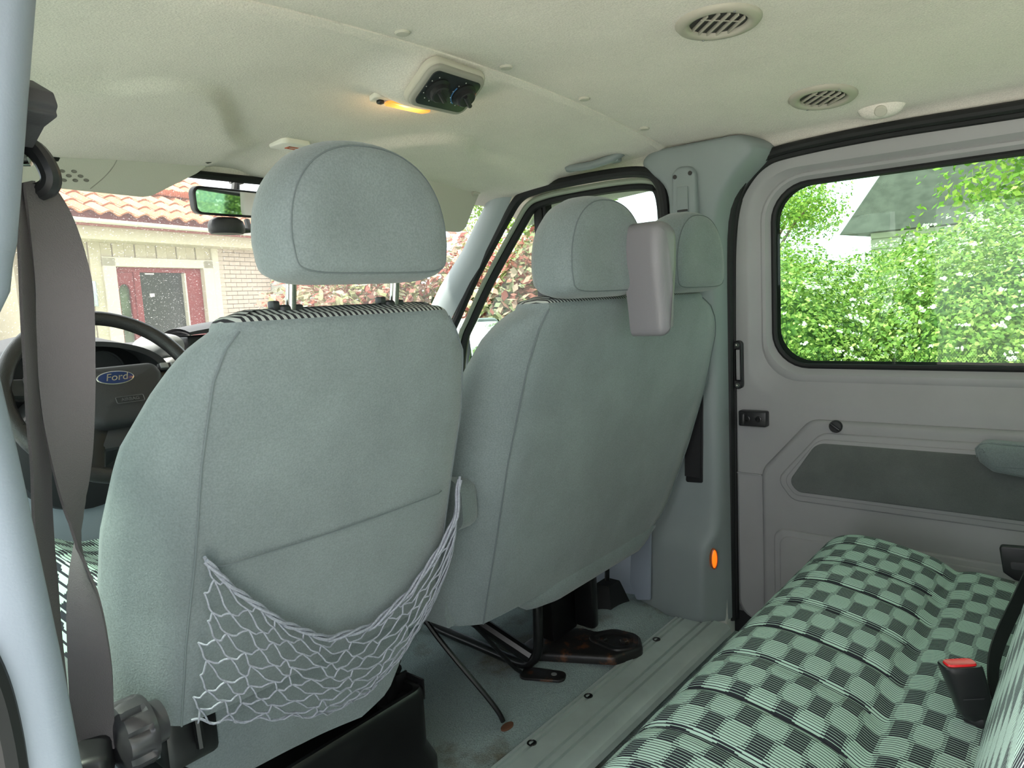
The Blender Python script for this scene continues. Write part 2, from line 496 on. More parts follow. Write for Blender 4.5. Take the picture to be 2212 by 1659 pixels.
def build_door():
    door = thing('door_1', 'grey plastic sliding door with large window on the far side', 'door', (1.86, 0.1, FZ), kind='structure')
    YF, YR = 0.755, -0.80
    rings = [  # front y, rear y, z0, z1, radii, x
        (YF, YR, 0.06, 1.305, 0.04, 1.90), (YF, YR, 0.06, 1.305, 0.05, 1.853), (YF - 0.006, YR + .006, 0.066, 1.299, 0.05, 1.848),
        (0.720, YR + .05, 0.655, 1.266, (0.10, 0.1, 0.1, 0.12), 1.848), (0.712, YR + .058, 0.672, 1.258, (0.11, .1, .1, .12), 1.851),
        (0.700, YR + .07, 0.700, 1.252, (0.11, .1, .1, .12), 1.862), (0.688, YR + .08, 0.724, 1.246, (0.10, .1, .1, .11), 1.868),
        (0.684, YR + .09, 0.730, 1.243, (0.10, .1, .1, .11), 1.866), (0.676, YR + .095, 0.742, 1.236, (0.095, .1, .1, .10), 1.868),
        (0.668, YR + .10, 0.754, 1.229, (0.09, .09, .09, .095), 1.880), (0.662, YR + .11, 0.760, 1.224, (0.09, .09, .09, .09), 1.884)]
    loops = []
    for (a, b, c, d, r, x) in rings:
        # the window rises very slightly to the rear like the roof line
        loops.append([(x, p.x, p.y) for p in rr(b, a, c, d, (r[1], r[0], r[3], r[2]) if isinstance(r, tuple) else r)])
    mb = MB(); mb.loft(loops, cap=False)
    ob = mb.build('door_trim', M_PLGREY, angle=28); recalc(ob); world_child(ob, door)
    # rubber around the glass
    gl = rr(YR + .115, 0.660, 0.762, 1.222, 0.088, 8)
    mb = MB(); mb.tube([(1.886, p.x, p.y) for p in gl], 0.0075, 8, closed=True)
    # broader black band, at the corners and the lower edge
    mb.loft([[(1.890, p.x, p.y) for p in gl], [(1.890, p.x, p.y) for p in rr(YR + .13, 0.645, 0.776, 1.214, 0.085, 8)]], cap=False)
    world_child(mb.build('window_seal', M_RUBBER), door)
    # outer steel skin behind the trim
    mb = MB(); mb.loft([[(1.93, p.x, p.y) for p in rr(YR, YF, 0.0, 1.33, 0.05, 8)], [(1.93, p.x, p.y) for p in gl]], cap=False)
    world_child(mb.build('outer_skin', mat('white_paint', (205, 205, 200), 0.3)), door)
    # raised lower panel with a cut-off corner
    F = ((1.849, 0, 0), (0, -1, 0), (0, 0, 1))     # plane coords: (-y, z), normal -x
    def yz(pts): return [(-y, z) for y, z in pts]
    def plate(name, pts, r, x, h, bev, material, parent=None, dome=0.0):
        P = round_poly(yz(pts), r, 6)
        mb = MB(); mb.plate(P, ((x, 0, 0), (0, -1, 0), (0, 0, 1)), h, bev, dome=dome)
        ob = mb.build(name, material); recalc(ob); world_child(ob, door); return ob
    plate('lower_panel', [(0.682, 0.08), (0.682, 0.490), (0.558, 0.632), (-0.75, 0.640), (-0.75, 0.08)], [0.03, 0.05, 0.05, 0.05, 0.03], 1.850, 0.017, 0.013, M_PLGREY)
    ins = [(0.622, 0.478), (0.600, 0.440), (-0.70, 0.435), (-0.70, 0.600), (0.520, 0.585), (0.470, 0.595)]
    ins = [(0.640, 0.470), (0.600, 0.418), (-0.70, 0.412), (-0.70, 0.612), (0.530, 0.602)]
    plate('insert_frame', ins, [0.03, 0.035, 0.03, 0.03, 0.05], 1.834, 0.006, 0.005, M_PLGREY)
    ins2 = [(0.622, 0.470), (0.592, 0.434), (-0.69, 0.428), (-0.69, 0.596), (0.534, 0.586)]
    plate('insert_lip', ins2, [0.028, 0.03, 0.03, 0.03, 0.045], 1.829, 0.004, 0.003, M_PLGREY)
    ins3 = [(0.606, 0.470), (0.584, 0.444), (-0.68, 0.438), (-0.68, 0.585), (0.538, 0.576)]
    plate('insert_pad', ins3, [0.026, 0.028, 0.03, 0.03, 0.04], 1.826, 0.005, 0.004, M_VELOUR_D)
    # pocket outline lower down
    pk = [(0.648, 0.10), (0.648, 0.338), (-0.7, 0.335), (-0.7, 0.10)]
    plate('pocket_rim', pk, 0.03, 1.833, 0.006, 0.005, M_PLGREY)
    plate('pocket_panel', [(0.632, 0.10), (0.632, 0.322), (-0.69, 0.319), (-0.69, 0.10)], 0.025, 1.829, 0.005, 0.004, M_PLGREY)
    # vertical joint between front strip and the panel
    mb = MB(); mb.box((1.843, 0.684, 0.470), (1.851, 0.752, 0.474), 0.0015)
    world_child(mb.build('panel_joint', M_PLGREY), door)
    # lock knob
    k = MB(); k.lathe([(0.0155, 0), (0.0155, 0.006), (0.0135, 0.010), (0.002, 0.0105)], (1.834, 0.494, 0.620), (-1, 0, 0), 24)
    kn = k.build('lock_knob', M_BLACK); world_child(kn, door)
    k = MB(); k.box((1.818, 0.491, 0.606), (1.826, 0.497, 0.634), 0.002, rot=(math.radians(-55), 0, 0)); world_child(k.build('knob_grip', M_BLACK), door)
    # latch block with two screws
    b = MB(); b.box((1.822, 0.663, 0.606), (1.849, 0.737, 0.647), 0.004); blk = b.build('latch_block', M_BLACK); world_child(blk, door)
    for yy in (0.712, 0.682):
        b = MB(); b.lathe([(0.008, 0), (0.008, 0.003), (0.006, 0.0036), (0.0055, 0.001), (0.001, 0.001)], (1.822, yy, 0.627), (-1, 0, 0), 18); world_child(b.build('screw', M_BLKPAINT), door)
    b = MB(); b.box((1.812, 0.716, 0.612), (1.824, 0.728, 0.642), 0.004); world_child(b.build('latch_lip', M_BLACK), door)
    # recessed pull handle strip near the seal
    b = MB()
    o_ = round_poly([(-0.752, 0.703), (-0.729, 0.703), (-0.729, 0.832), (-0.752, 0.832)], 0.011, 6)
    i_ = round_poly([(-0.749, 0.724), (-0.7345, 0.724), (-0.7345, 0.811), (-0.749, 0.811)], 0.003, 6)
    lp = [[(1.850, -p.x, p.y) for p in o_], [(1.836, -p.x, p.y) for p in o_], [(1.834, -p.x, p.y) for p in offset_poly(o_, -0.002)], [(1.834, -p.x, p.y) for p in i_], [(1.846, -p.x, p.y) for p in i_]]
    b.loft(lp, cap=True); ob = b.build('latch_cover', M_BLACK); recalc(ob); world_child(ob, door)
    b = MB(); b.box((1.838, 0.736, 0.727), (1.846, 0.747, 0.808), 0.002); world_child(b.build('latch_plate', M_PLGREY), door)
    for zz in (0.714, 0.821):
        b = MB(); b.lathe([(0.006, 0), (0.006, 0.003), (0.003, 0.003), (0.003, 0.001), (0.0006, 0.001)], (1.834, 0.7405, zz), (-1, 0, 0), 14); world_child(b.build('screw', M_STEEL), door)
    mb = MB(); mb.box((1.855, -0.80, -0.15), (1.96, 0.80, 0.075)); world_child(mb.build('door_step', M_RUBBER, smooth=False), door)
    return door
door1 = build_door()

# armrest pad on the door
mb = MB()
arm_prof = [(0.196, 0.600), (0.190, 0.612), (0.178, 0.616), (0.0, 0.612), (-0.28, 0.606), (-0.30, 0.58), (-0.28, 0.545), (0.0, 0.545), (0.10, 0.548), (0.165, 0.556), (0.190, 0.575)]
P = round_poly([(-y, z) for y, z in arm_prof], 0.01, 3)
mb.plate(P, ((1.822, 0, 0), (0, -1, 0), (0, 0, 1)), 0.062, 0.014)
armr = mb.build('door_armrest', M_VELOUR, label='padded grey velour armrest'); recalc(armr); world_child(armr, door1)
mb = MB(); mb.tube([(1.775, y, z + 0.0) for y, z in [(0.193, 0.585), (0.196, 0.603), (0.188, 0.613), (0.17, 0.617), (0.0, 0.613), (-0.28, 0.607)]], 0.003, 6)
world_child(mb.build('armrest_piping', M_VELOUR), door1)

# window glass of the sliding door
gl = rr(-0.69, 0.660, 0.762, 1.222, 0.088, 8)
mb = MB(); mb.loft([[(1.889, p.x, p.y) for p in gl], [(1.893, p.x, p.y) for p in gl]])
w1 = mb.build('window_1', G_SIDE, smooth=False); recalc(w1)
tag(w1, 'large green-tinted sliding door window looking onto the hedge', 'window', kind='structure')
mb = MB()
M_DOTS = mat('dot_frit', (20, 24, 22), 0.6)
for zi in range(7):
    for yi in range(150):
        y = 0.60 - yi * 0.0056 - (zi % 2) * 0.0028; z = 0.779 + zi * 0.0042; r = 0.0012 - zi * 0.00007
        o = len(mb.v); mb.v += [(1.8886, y + r, z), (1.8886, y, z + r), (1.8886, y - r, z), (1.8886, y, z - r)]; mb.f.append((o, o + 1, o + 2, o + 3))
mb.build('dotted_edge', M_DOTS, w1, smooth=False, kind='stuff')

# door seal: rubber hoop round the sliding door opening
def build_seal():
    path = [(1.838, 0.772, 0.05), (1.838, 0.770, 0.3), (1.838, 0.766, 0.626), (1.836, 0.762, 0.95), (1.834, 0.758, 1.095), (1.832, 0.745, 1.185), (1.830, 0.715, 1.245), (1.829, 0.668, 1.288), (1.829, 0.60, 1.303), (1.829, 0.398, 1.310), (1.829, 0.134, 1.306), (1.829, -0.3, 1.300), (1.829, -0.8, 1.295)]
    mb = MB(); mb.tube(spline(path, 6), 0.012, 10)
    mb.tube([p + Vector((0.016, -0.006 if p.z < 1.2 else 0, -0.0 if p.z < 1.2 else -0.012)) for p in spline(path, 6)], 0.010, 8)
    ob = mb.build('trim_2', M_RUBBER)
    return tag(ob, 'black rubber seal arching round the sliding door opening', 'door seal', kind='structure')
build_seal()

# wall strip above and behind the door, hidden steel body
mb = MB(); mb.box((1.90, -0.85, -0.1), (1.96, -0.70, 1.42), 0.01); mb.box((1.845, -0.85, 1.312), (1.96, 0.76, 1.42), 0.01)
tag(mb.build('wall_right', MATS['white_paint']), 'van body side rail above the sliding door', 'wall', kind='structure')

# ---- right B pillar trim
def build_pillar():
    lev = [  # z, front y, x face, rear ridge y, ridge radius-ish, seal y
        (0.060, 1.02, 1.745, 0.812, 0.765), (0.075, 1.02, 1.738, 0.803, 0.765), (0.12, 1.015, 1.732, 0.800, 0.765), (0.20, 1.00, 1.727, 0.796, 0.765), (0.262, 0.985, 1.727, 0.792, 0.765), (0.290, 0.98, 1.732, 0.785, 0.765), (0.315, 0.975, 1.748, 0.772, 0.765),
        (0.340, 0.97, 1.758, 0.768, 0.765), (0.45, 0.96, 1.760, 0.766, 0.765), (0.64, 0.945, 1.760, 0.766, 0.764), (0.90, 0.925, 1.759, 0.767, 0.762), (1.05, 0.91, 1.757, 0.768, 0.760),
        (1.15, 0.903, 1.754, 0.762, 0.755), (1.20, 0.900, 1.752, 0.745, 0.738), (1.24, 0.905, 1.750, 0.715, 0.705), (1.265, 0.925, 1.748, 0.688, 0.675), (1.285, 0.955, 1.746, 0.665, 0.65), (1.305, 0.972, 1.744, 0.650, 0.635), (1.325, 0.972, 1.743, 0.665, 0.645), (1.338, 0.950, 1.745, 0.685, 0.67), (1.342, 0.94, 1.752, 0.69, 0.68)]
    rows = []
    for (z, fy, xf, ry, sy) in lev:
        pts = [(1.85, fy + 0.004), (1.81, fy + 0.002), (xf + 0.02, fy - 0.006), (xf + 0.006, fy - 0.014), (xf, fy - 0.03)]
        for k in range(1, 6): pts.append((xf, fy - 0.03 - (fy - 0.03 - ry - 0.03) * k / 6))
        pts += [(xf, ry + 0.03), (xf + 0.003, ry + 0.014), (xf + 0.010, ry + 0.005), (xf + 0.022, ry), (1.80, sy + 0.0005 if ry > sy else ry - 0.0005), (1.845, sy)]
        rows.append([(x, y, z) for x, y in pts])
    mb = MB(); mb.grid(rows)
    ob = mb.build('trim_3', M_PLGREY2, angle=50); recalc(ob)
    # smooth a little between levels
    md = ob.modifiers.new('sub', 'SUBSURF'); md.levels = 1; md.render_levels = 1
    return tag(ob, 'grey moulded pillar cover between passenger door and sliding door', 'pillar trim', kind='structure')
pillar = build_pillar()
# core of the pillar, so nothing shines through
mb = MB(); mb.box((1.80, 0.77, 0.0), (1.94, 0.90, 1.36), 0.005); mb.build('pillar_core', MATS['white_paint'], pillar)
# belt height adjuster cover on the pillar
P = round_poly([(-0.895, 1.05), (-0.817, 1.05), (-0.802, 1.285), (-0.870, 1.295)], [0.01, 0.01, 0.022, 0.022], 6)
P = round_poly([(-0.872, 0.98), (-0.800, 0.98), (-0.803, 1.283), (-0.868, 1.289)], [0.01, 0.01, 0.026, 0.026], 6)
mb = MB(); mb.plate(P, ((1.758, 0, 0), (0, -1, 0), (0, 0, 1)), 0.024, 0.008)
adj = mb.build('belt_adjuster_cover', M_PLGREY2, pillar); recalc(adj)
for yy, zz in ((0.858, 1.262), (0.816, 1.266)):
    m2 = MB(); m2.lathe([(0.0055, -0.001), (0.0055, 0.001), (0.001, 0.001)], (1.7338, yy, zz), (-1, 0, 0), 16); m2.build('screw_hole', M_BLACK, adj)
m2 = MB(); m2.box((1.730, 0.822, 1.10), (1.7345, 0.852, 1.235), 0.003); sl = m2.build('adjuster_slide', M_PLGREY2, adj)
m2 = MB(); m2.box((1.7265, 0.823, 1.172), (1.7315, 0.851, 1.177), 0.001); m2.build('slide_joint', M_BLACK, adj)
m2 = MB(); m2.box((1.712, 0.803, 1.085), (1.736, 0.850, 1.125), 0.006); m2.build('belt_ring', M_BLACK, adj)
# belt slot low in the pillar: black plate, the hollow's shade put into its colour
P = round_poly([(-0.862, 0.452), (-0.812, 0.455), (-0.805, 0.70), (-0.84, 0.70)], 0.006, 4)
mb = MB(); mb.plate(P, ((1.7605, 0, 0), (0, -1, 0), (0, 0, 1)), 0.0025, 0.001); ob = mb.build('belt_slot_shade', M_BLACK, pillar); recalc(ob)
# ---- rear of the van body behind the viewer: walls, tinted windows, roof
M_WHITE = MATS['white_paint']
YB = -2.1
mb = MB()
mb.grid([[(0.06 + 1.83 * i / 10, y, 1.392 - 0.073 * ((0.06 + 1.83 * i / 10 - CX) / 0.9) ** 2 + 0.01) for i in range(11)] for y in (-0.845, -1.5, YB)], flip=True)
mb.grid([[(0.02, YB, 1.45), (1.95, YB, 1.45)], [(0.02, -0.86, 1.45), (1.95, -0.86, 1.45)]])
mb.build('rear_headliner', M_HEAD, ceiling)
def framed(name, lab, axis, pos, a0, a1, z0, z1, wa0, wa1, wz0, wz1, inner, gname, glab):
    """wall with one window opening; axis 'x' = plane x=pos, 'y' = plane y=pos"""
    mb = MB()
    def bx(p0, p1, q0, q1):
        if p1 - p0 < 1e-4 or q1 - q0 < 1e-4: return
        if axis == 'x': mb.box((pos, p0, q0), (pos + 0.06, p1, q1))
        else: mb.box((p0, pos - 0.06, q0), (p1, pos, q1))
    bx(a0, wa0, z0, z1); bx(wa1, a1, z0, z1); bx(wa0, wa1, z0, wz0); bx(wa0, wa1, wz1, z1)
    w = tag(mb.build(name, M_PLGREY, smooth=False), lab, 'wall', kind='structure')
    g = MB()
    if axis == 'x': g.box((pos + 0.028, wa0, wz0), (pos + 0.032, wa1, wz1))
    else: g.box((wa0, pos - 0.032, wz0), (wa1, pos - 0.028, wz1))
    tag(g.build(gname, G_SIDE, smooth=False), glab, 'window', kind='structure')
framed('wall_side', 'grey side wall of the van behind the sliding door', 'x', 1.88, YB, -0.80, 0.0, 1.40, YB + 0.12, -0.90, 0.74, 1.25, True, 'window_5', 'tinted rear side window behind the sliding door')
framed('wall_back', 'grey rear doors of the van behind the bench', 'y', YB, 0.06, 1.94, 0.0, 1.42, 0.18, 1.82, 0.72, 1.27, True, 'window_6', 'tinted rear window of the van')
mb = MB(); mb.box((0.02, YB, 0.0), (0.08, -1.15, 1.42)); tag(mb.build('wall_rear_left', M_PLGREY, smooth=False), 'grey rear side wall behind the open sliding door', 'wall', kind='structure')
mb = MB(); mb.grid([[(0.06, YB, 0.01), (1.9, YB, 0.01)], [(0.06, -0.84, 0.01), (1.9, -0.84, 0.01)]]); mb.build('rear_carpet', M_CARPET, floor)
# ================================================================== SEATS
M_KNOB = mat('knob_plastic', (54, 53, 56), 0.35, spec=0.5)
M_NET = mat('net_cord', (150, 154, 164), 0.7, spec=0.3, var=0.25, vscale=300)
M_SEAM = mat('seam_thread', (96, 104, 106), 0.9)

TILT = math.tan(math.radians(17))
def yb(z): return 0.70 + (0.96 - z) * TILT

def seat_back(parent, zb, tabs, ztop, rear_names=('back_cover', 'seat_cover')):
    """tabs: sl, sr (rear seams), ol, or (outer bolsters), dp (bolster depth) as functions of z"""
    levels = [zb + (ztop - zb) * (1 - (1 - i / 30) ** 1.25) for i in range(31)]
    def loop(z, ins=0.0, zz=None):
        zz = z if zz is None else zz
        sl, sr, ol, orr = [interp(tabs[k], z) for k in ('sl', 'sr', 'ol', 'or')]
        dp = interp(tabs['dp'], z); th = interp(tabs['th'], z)
        y0 = yb(z); pts = []
        n = 12
        for i in range(n + 1):                       # rear panel left -> right
            t = i / n; x = sl + (sr - sl) * t
            pts.append((x, y0 - 0.010 * (1 - (2 * t - 1) ** 4) + 0.002))
        R = [(sr + (orr - sr) * 0.40, y0 + dp * 0.36), (sr + (orr - sr) * 0.76, y0 + dp * 0.72), (orr, y0 + dp), (orr - 0.004, y0 + dp + (th - dp) * 0.5), (orr - 0.018, y0 + th), (orr - 0.045, y0 + th + 0.012), (orr - 0.085, y0 + th - 0.012)]
        Lp = [(sl + (ol - sl) * 0.40, y0 + dp * 0.36), (sl + (ol - sl) * 0.76, y0 + dp * 0.72), (ol, y0 + dp), (ol + 0.004, y0 + dp + (th - dp) * 0.5), (ol + 0.018, y0 + th), (ol + 0.045, y0 + th + 0.012), (ol + 0.085, y0 + th - 0.012)]
        pts += R
        for i in range(1, 6):
            t = i / 6; pts.append((R[-1][0] + (Lp[-1][0] - R[-1][0]) * t, y0 + th - 0.018))
        pts += Lp[::-1]
        if ins:
            P = offset_poly([Vector(p) for p in pts], -ins); pts = [(p.x, p.y) for p in P]
        return [(x, y, zz) for x, y in pts]
    loops = [loop(z) for z in levels]
    r = 0.018
    for k in range(1, 6):
        a = math.pi / 2 * k / 5
        loops.append(loop(ztop, r * (1 - math.cos(a)) + 0.0005, ztop + r * math.sin(a) * 0.9))
    ins0 = [(0.032, 0.021), (0.045, 0.0225)]
    for ins, dz in ins0: loops.append(loop(ztop, ins, ztop + dz))
    NB = len(levels); K = len(loops[0])
    rear = MB(); front = MB()
    o = 0
    V = [p for l in loops for p in l]
    uv = []
    for j, l in enumerate(loops):
        for i, p in enumerate(l): uv.append((p[0], (p[2] if j < NB else ztop + (j - NB) * 0.006)))
    side_end = 13 + 5          # rear panel + flank points on the right
    left_start = K - 7
    fr, ff = [], []
    for j in range(len(loops) - 1):
        for i in range(K):
            a = j * K + i; b = j * K + (i + 1) % K; c = (j + 1) * K + (i + 1) % K; d = (j + 1) * K + i
            is_rear = (i < side_end or i >= left_start) and j < NB + 1
            (fr if is_rear else ff).append((a, b, c, d))
    fr.append(tuple(reversed(range(K))))
    ff.append(tuple((len(loops) - 1) * K + i for i in range(K)))
    rear.v = list(V); rear.f = fr; front.v = list(V); front.f = ff
    ob = rear.build(rear_names[0], M_VELOUR, angle=60); recalc(ob); world_child(ob, parent)
    of = front.build(rear_names[1], M_CLOTH2, angle=60, uvs=uv); recalc(of); world_child(of, parent)
    for q in (ob, of):
        bm = bmesh.new(); bm.from_mesh(q.data); loose = [v for v in bm.verts if not v.link_faces]
        bmesh.ops.delete(bm, geom=loose, context='VERTS'); bm.to_mesh(q.data); bm.free()
    # stitched seams along both rear edges
    for key in ('sl', 'sr'):
        mb = MB(); mb.tube([(interp(tabs[key], z) + (-0.0005 if key == 'sl' else 0.0005), yb(z) + 0.0016, z) for z in levels], 0.0013, 6)
        world_child(mb.build('seam', M_SEAM), parent)
    return ob

def pillow(name, parent, cx, yr, zb, w, h, depth, material, lean=0.10, top=2.3, wt=0.86):
    """headrest: domed outline seen from behind, soft edges, piping on the rear edge"""
    N = 64; out = []
    for i in range(N):
        a = 2 * math.pi * i / N
        ca, sa = math.cos(a), math.sin(a)
        if sa >= 0:    # dome
            x = math.copysign(abs(ca) ** (2 / top), ca); z = abs(sa) ** (2 / top); zz = h * 0.28 + z * h * 0.72
            x *= 1 - (1 - wt) * 0.0
        else:
            x = math.copysign(abs(ca) ** (2 / 5.5), ca); z = abs(sa) ** (2 / 5.5); zz = h * 0.28 - z * h * 0.28
            x *= 1 - 0.05 * z
        out.append(Vector((x * w / 2, zz)))
    c = Vector((0, h * 0.45))
    def lp(off, d, shr=None):
        ps = offset_poly(out, -off) if shr is None else [c + (p - c) * shr for p in offset_poly(out, -off)]
        return [(cx + p.x, yr + d - lean * (p.y - h * .3) * 0, zb + p.y) for p in ps]
    loops = [lp(0.012, 0.004, 0.25), lp(0.012, 0.0005, 0.55), lp(0.012, 0.0, 0.8), lp(0.012, 0.002, 0.94), lp(0.012, 0.006), lp(0.008, 0.009), lp(0.003, 0.020), lp(0.0, 0.038), lp(0.0, depth * 0.6), lp(0.006, depth * 0.8), lp(0.018, depth * 0.95), lp(0.03, depth), lp(0.03, depth + 0.004, 0.7), lp(0.03, depth + 0.006, 0.3)]
    mb = MB(); mb.loft(loops); ob = mb.build(name, material, angle=70); recalc(ob); world_child(ob, parent)
    mb = MB(); mb.tube(lp(0.0105, 0.0066), 0.0010, 6, closed=True)
    pp = mb.build('headrest_seam', M_SEAM); pp.parent = ob; pp.matrix_parent_inverse = ob.matrix_parent_inverse.copy() if False else Matrix.Identity(4)
    return ob

# ------------------------------------------------------------------ driver seat
drv = thing('single_front_seat', 'grey velour single front seat with string net pocket on its back', 'seat', (0.56, 1.1, FZ))
c0 = 0.56
dt = {}
def symm(center, seam, outer, dp, th):
    return dict(sl=[(z, center - w) for z, w in seam], sr=[(z, center + w) for z, w in seam], ol=[(z, center - w) for z, w in outer], **{'or': [(z, center + w) for z, w in outer]}, dp=dp, th=th)
dt = symm(c0, [(0.476, 0.201), (0.59, 0.200), (0.70, 0.194), (0.81, 0.192), (0.90, 0.184), (0.935, 0.172), (0.953, 0.158)],
          [(0.476, 0.244), (0.50, 0.252), (0.62, 0.258), (0.73, 0.258), (0.83, 0.244), (0.89, 0.218), (0.92, 0.200), (0.94, 0.183), (0.953, 0.166)],
          [(0.476, 0.080), (0.62, 0.100), (0.73, 0.092), (0.83, 0.074), (0.93, 0.048), (0.953, 0.035)], [(0.476, 0.15), (0.8, 0.13), (0.953, 0.085)])
dt['sr'] = [(z, x + 0.024 * sstep(0.955, 0.86, z)) for z, x in dt['sr']]; dt['or'] = [(z, x + 0.030 * sstep(0.955, 0.86, z)) for z, x in dt['or']]
db = seat_back(drv, 0.476, dt, 0.953)
# crease seam across the back, running from the net's left top to the armrest
mb = MB(); mb.tube([(0.385 + 0.37 * i / 30, yb(0.683) - 0.0105 + 0.0 * i + (0.006 if i in (0, 30) else 0), 0.683 - 0.004 * math.sin(i / 30 * math.pi)) for i in range(31)], 0.0010, 6)
world_child(mb.build('cross_seam', M_SEAM), drv)
# headrest on two chrome posts
hd = pillow('headrest', drv, 0.563, 0.655, 1.000, 0.252, 0.166, 0.098, M_VELOUR)
for x in (0.482, 0.640):
    mb = MB(); mb.tube([(x, 0.735, 0.93), (x, 0.718, 1.03)], 0.0063, 12); p = mb.build('post', M_STEEL); world_child(p, drv)
    mb = MB(); mb.plate(round_poly([(x - 0.017, 0.722), (x + 0.017, 0.722), (x + 0.017, 0.742), (x - 0.017, 0.742)], 0.008, 5), ((0, 0, 0.968), (1, 0, 0), (0, 1, 0)), 0.011, 0.003)
    g = mb.build('post_guide', M_BLACK); world_child(g, drv)
    mb = MB(); mb.box((x - 0.024, 0.725, 0.972), (x - 0.015, 0.738, 0.984), 0.002); world_child(mb.build('guide_button', M_BLACK), drv)
# seat cushion: striped top, velour sides
def cushion(parent, x0, x1, y0, y1, zb, zt, name='cushion'):
    N = 24; rows = []; uv = []
    for j in range(N + 1):
        v = j / N; y = y0 + (y1 - y0) * v; row = []
        for i in range(N + 1):
            u = i / N; x = x0 + (x1 - x0) * u
            e = min(u, 1 - u); edge = sstep(0, 0.09, e)
            bol = 0.035 * math.exp(-((e - 0.10) / 0.09) ** 2)
            ef = min(v * 1.6, 1 - v); ef = sstep(0, 0.12, ef)
            z = zb + (zt - zb) * (0.25 + 0.75 * min(edge, 1)) * (0.3 + 0.7 * ef) + bol * ef + 0.03 * v
            row.append((x, y, z)); uv.append((x, y))
        rows.append(row)
    mb = MB(); mb.grid(rows); ob = mb.build(name, M_CLOTH, uvs=uv, angle=60); world_child(ob, parent)
    # velour skirt
    sk = MB(); per = [rows[0][i] for i in range(N + 1)] + [rows[j][N] for j in range(1, N + 1)] + [rows[N][i] for i in range(N - 1, -1, -1)] + [rows[j][0] for j in range(N - 1, 0, -1)]
    lo = [[(x, y, z) for x, y, z in per], [(x + (x - (x0 + x1) / 2) * 0.02, y, z - 0.03) for x, y, z in per], [(x, y, zb - 0.05) for x, y, z in per]]
    sk.loft(lo, cap=False); o2 = sk.build('cushion_skirt', M_VELOUR, angle=70); recalc(o2); world_child(o2, parent)
cushion(drv, 0.315, 0.805, 0.90, 1.40, 0.47, 0.57)
# fabric apron hanging behind the cushion
rows = []; 
for j in range(13):
    t = j / 12; row = []
    for i in range(29):
        u = i / 28; x = 0.345 + 0.42 * u
        y = 0.888 + 0.014 * t + 0.006 * math.sin(u * 9 + t * 3) * t
        zlow = float(np.interp(u, [0, 0.12, 0.28, 0.5, 0.75, 0.88, 1.0], [0.425, 0.375, 0.338, 0.325, 0.316, 0.335, 0.40]))
        z = 0.462 + (zlow - 0.462) * t
        row.append((x, y, z))
    rows.append(row)
mb = MB(); mb.grid(rows); mb.grid([[(x, y + 0.006, z) for x, y, z in r] for r in rows], flip=True)
ob = mb.build('seat_apron', M_VELOUR, angle=80); world_child(ob, drv)
# black steel base box with open tray top
base = MB()
out = round_poly([(0.345, 0.905), (0.815, 0.905), (0.815, 1.36), (0.345, 1.36)], 0.03, 5)
flare = [Vector((p.x + (0.012 if p.x > 0.6 else -0.012), p.y - (0.012 if p.y < 1.1 else -0.01))) for p in out]
base.loft([[(p.x, p.y, FZ) for p in flare], [(p.x, p.y, FZ + 0.10) for p in flare], [(p.x, p.y, FZ + 0.13) for p in out], [(p.x, p.y, 0.288) for p in out], [(p.x, p.y, 0.296) for p in offset_poly(out, -0.006)], [(p.x, p.y, 0.294) for p in offset_poly(out, -0.016)], [(p.x, p.y, 0.255) for p in offset_poly(out, -0.02)]])
bb = base.build('seat_base', M_BLKPAINT, angle=40); recalc(bb); world_child(bb, drv)
b = MB(); b.box((0.375, 0.95, 0.27), (0.40, 1.33, 0.47), 0.006); world_child(b.build('slide_rail', M_BLKPAINT), drv)
b = MB(); b.box((0.755, 0.95, 0.27), (0.78, 1.33, 0.47), 0.006); world_child(b.build('slide_rail', M_BLKPAINT), drv)
b = MB(); b.box((0.74, 0.915, 0.268), (0.81, 0.96, 0.276), 0.002); b.box((0.74, 0.958, 0.268), (0.81, 0.963, 0.310), 0.001); b.box((0.808, 0.915, 0.268), (0.812, 0.963, 0.306), 0.001); world_child(b.build('rail_bracket', M_BLKPAINT), drv)
b = MB(); b.box((0.35, 0.88, 0.40), (0.42, 1.0, 0.50), 0.01); world_child(b.build('recliner_frame', M_BLKPAINT), drv)
b = MB(); b.tube([(0.385, 0.868, 0.478), (0.389, 0.872, 0.425)], 0.006, 8); world_child(b.build('frame_pin', M_BLKPAINT), drv)
# ribbed bellows beside the base
prof = []
for k in range(9):
    prof += [(0.034, 0.016 * k), (0.039, 0.016 * k + 0.006), (0.034, 0.016 * k + 0.013)]
b = MB(); b.lathe(prof, (0.808, 1.03, 0.25), (0, 0.0, 1), 20); world_child(b.build('rubber_bellows', M_RUBBER), drv)
# recliner knob with lobed grip
kb = MB(); loops = []
def lob(r, h, n=48, k=9, amp=0.0):
    return [(0.310 - h, 0.835 + r * (1 - amp * max(0, math.cos(k * 2 * math.pi * j / n)) ** 3) * math.cos(2 * math.pi * j / n), 0.505 + r * (1 - amp * max(0, math.cos(k * 2 * math.pi * j / n)) ** 3) * math.sin(2 * math.pi * j / n)) for j in range(n)]
for r, h, a in [(0.024, -0.020, 0), (0.026, -0.004, 0), (0.038, -0.003, 0.0), (0.040, 0.002, 0.0), (0.040, 0.006, 0.16), (0.040, 0.022, 0.16), (0.038, 0.028, 0.13), (0.031, 0.0315, 0.0), (0.020, 0.0335, 0), (0.004, 0.034, 0)]:
    loops.append(lob(r, h, amp=a))
kb.loft(loops); ob = kb.build('recliner_knob', M_KNOB, angle=40, label='black lobed recliner knob'); recalc(ob); world_child(ob, drv)
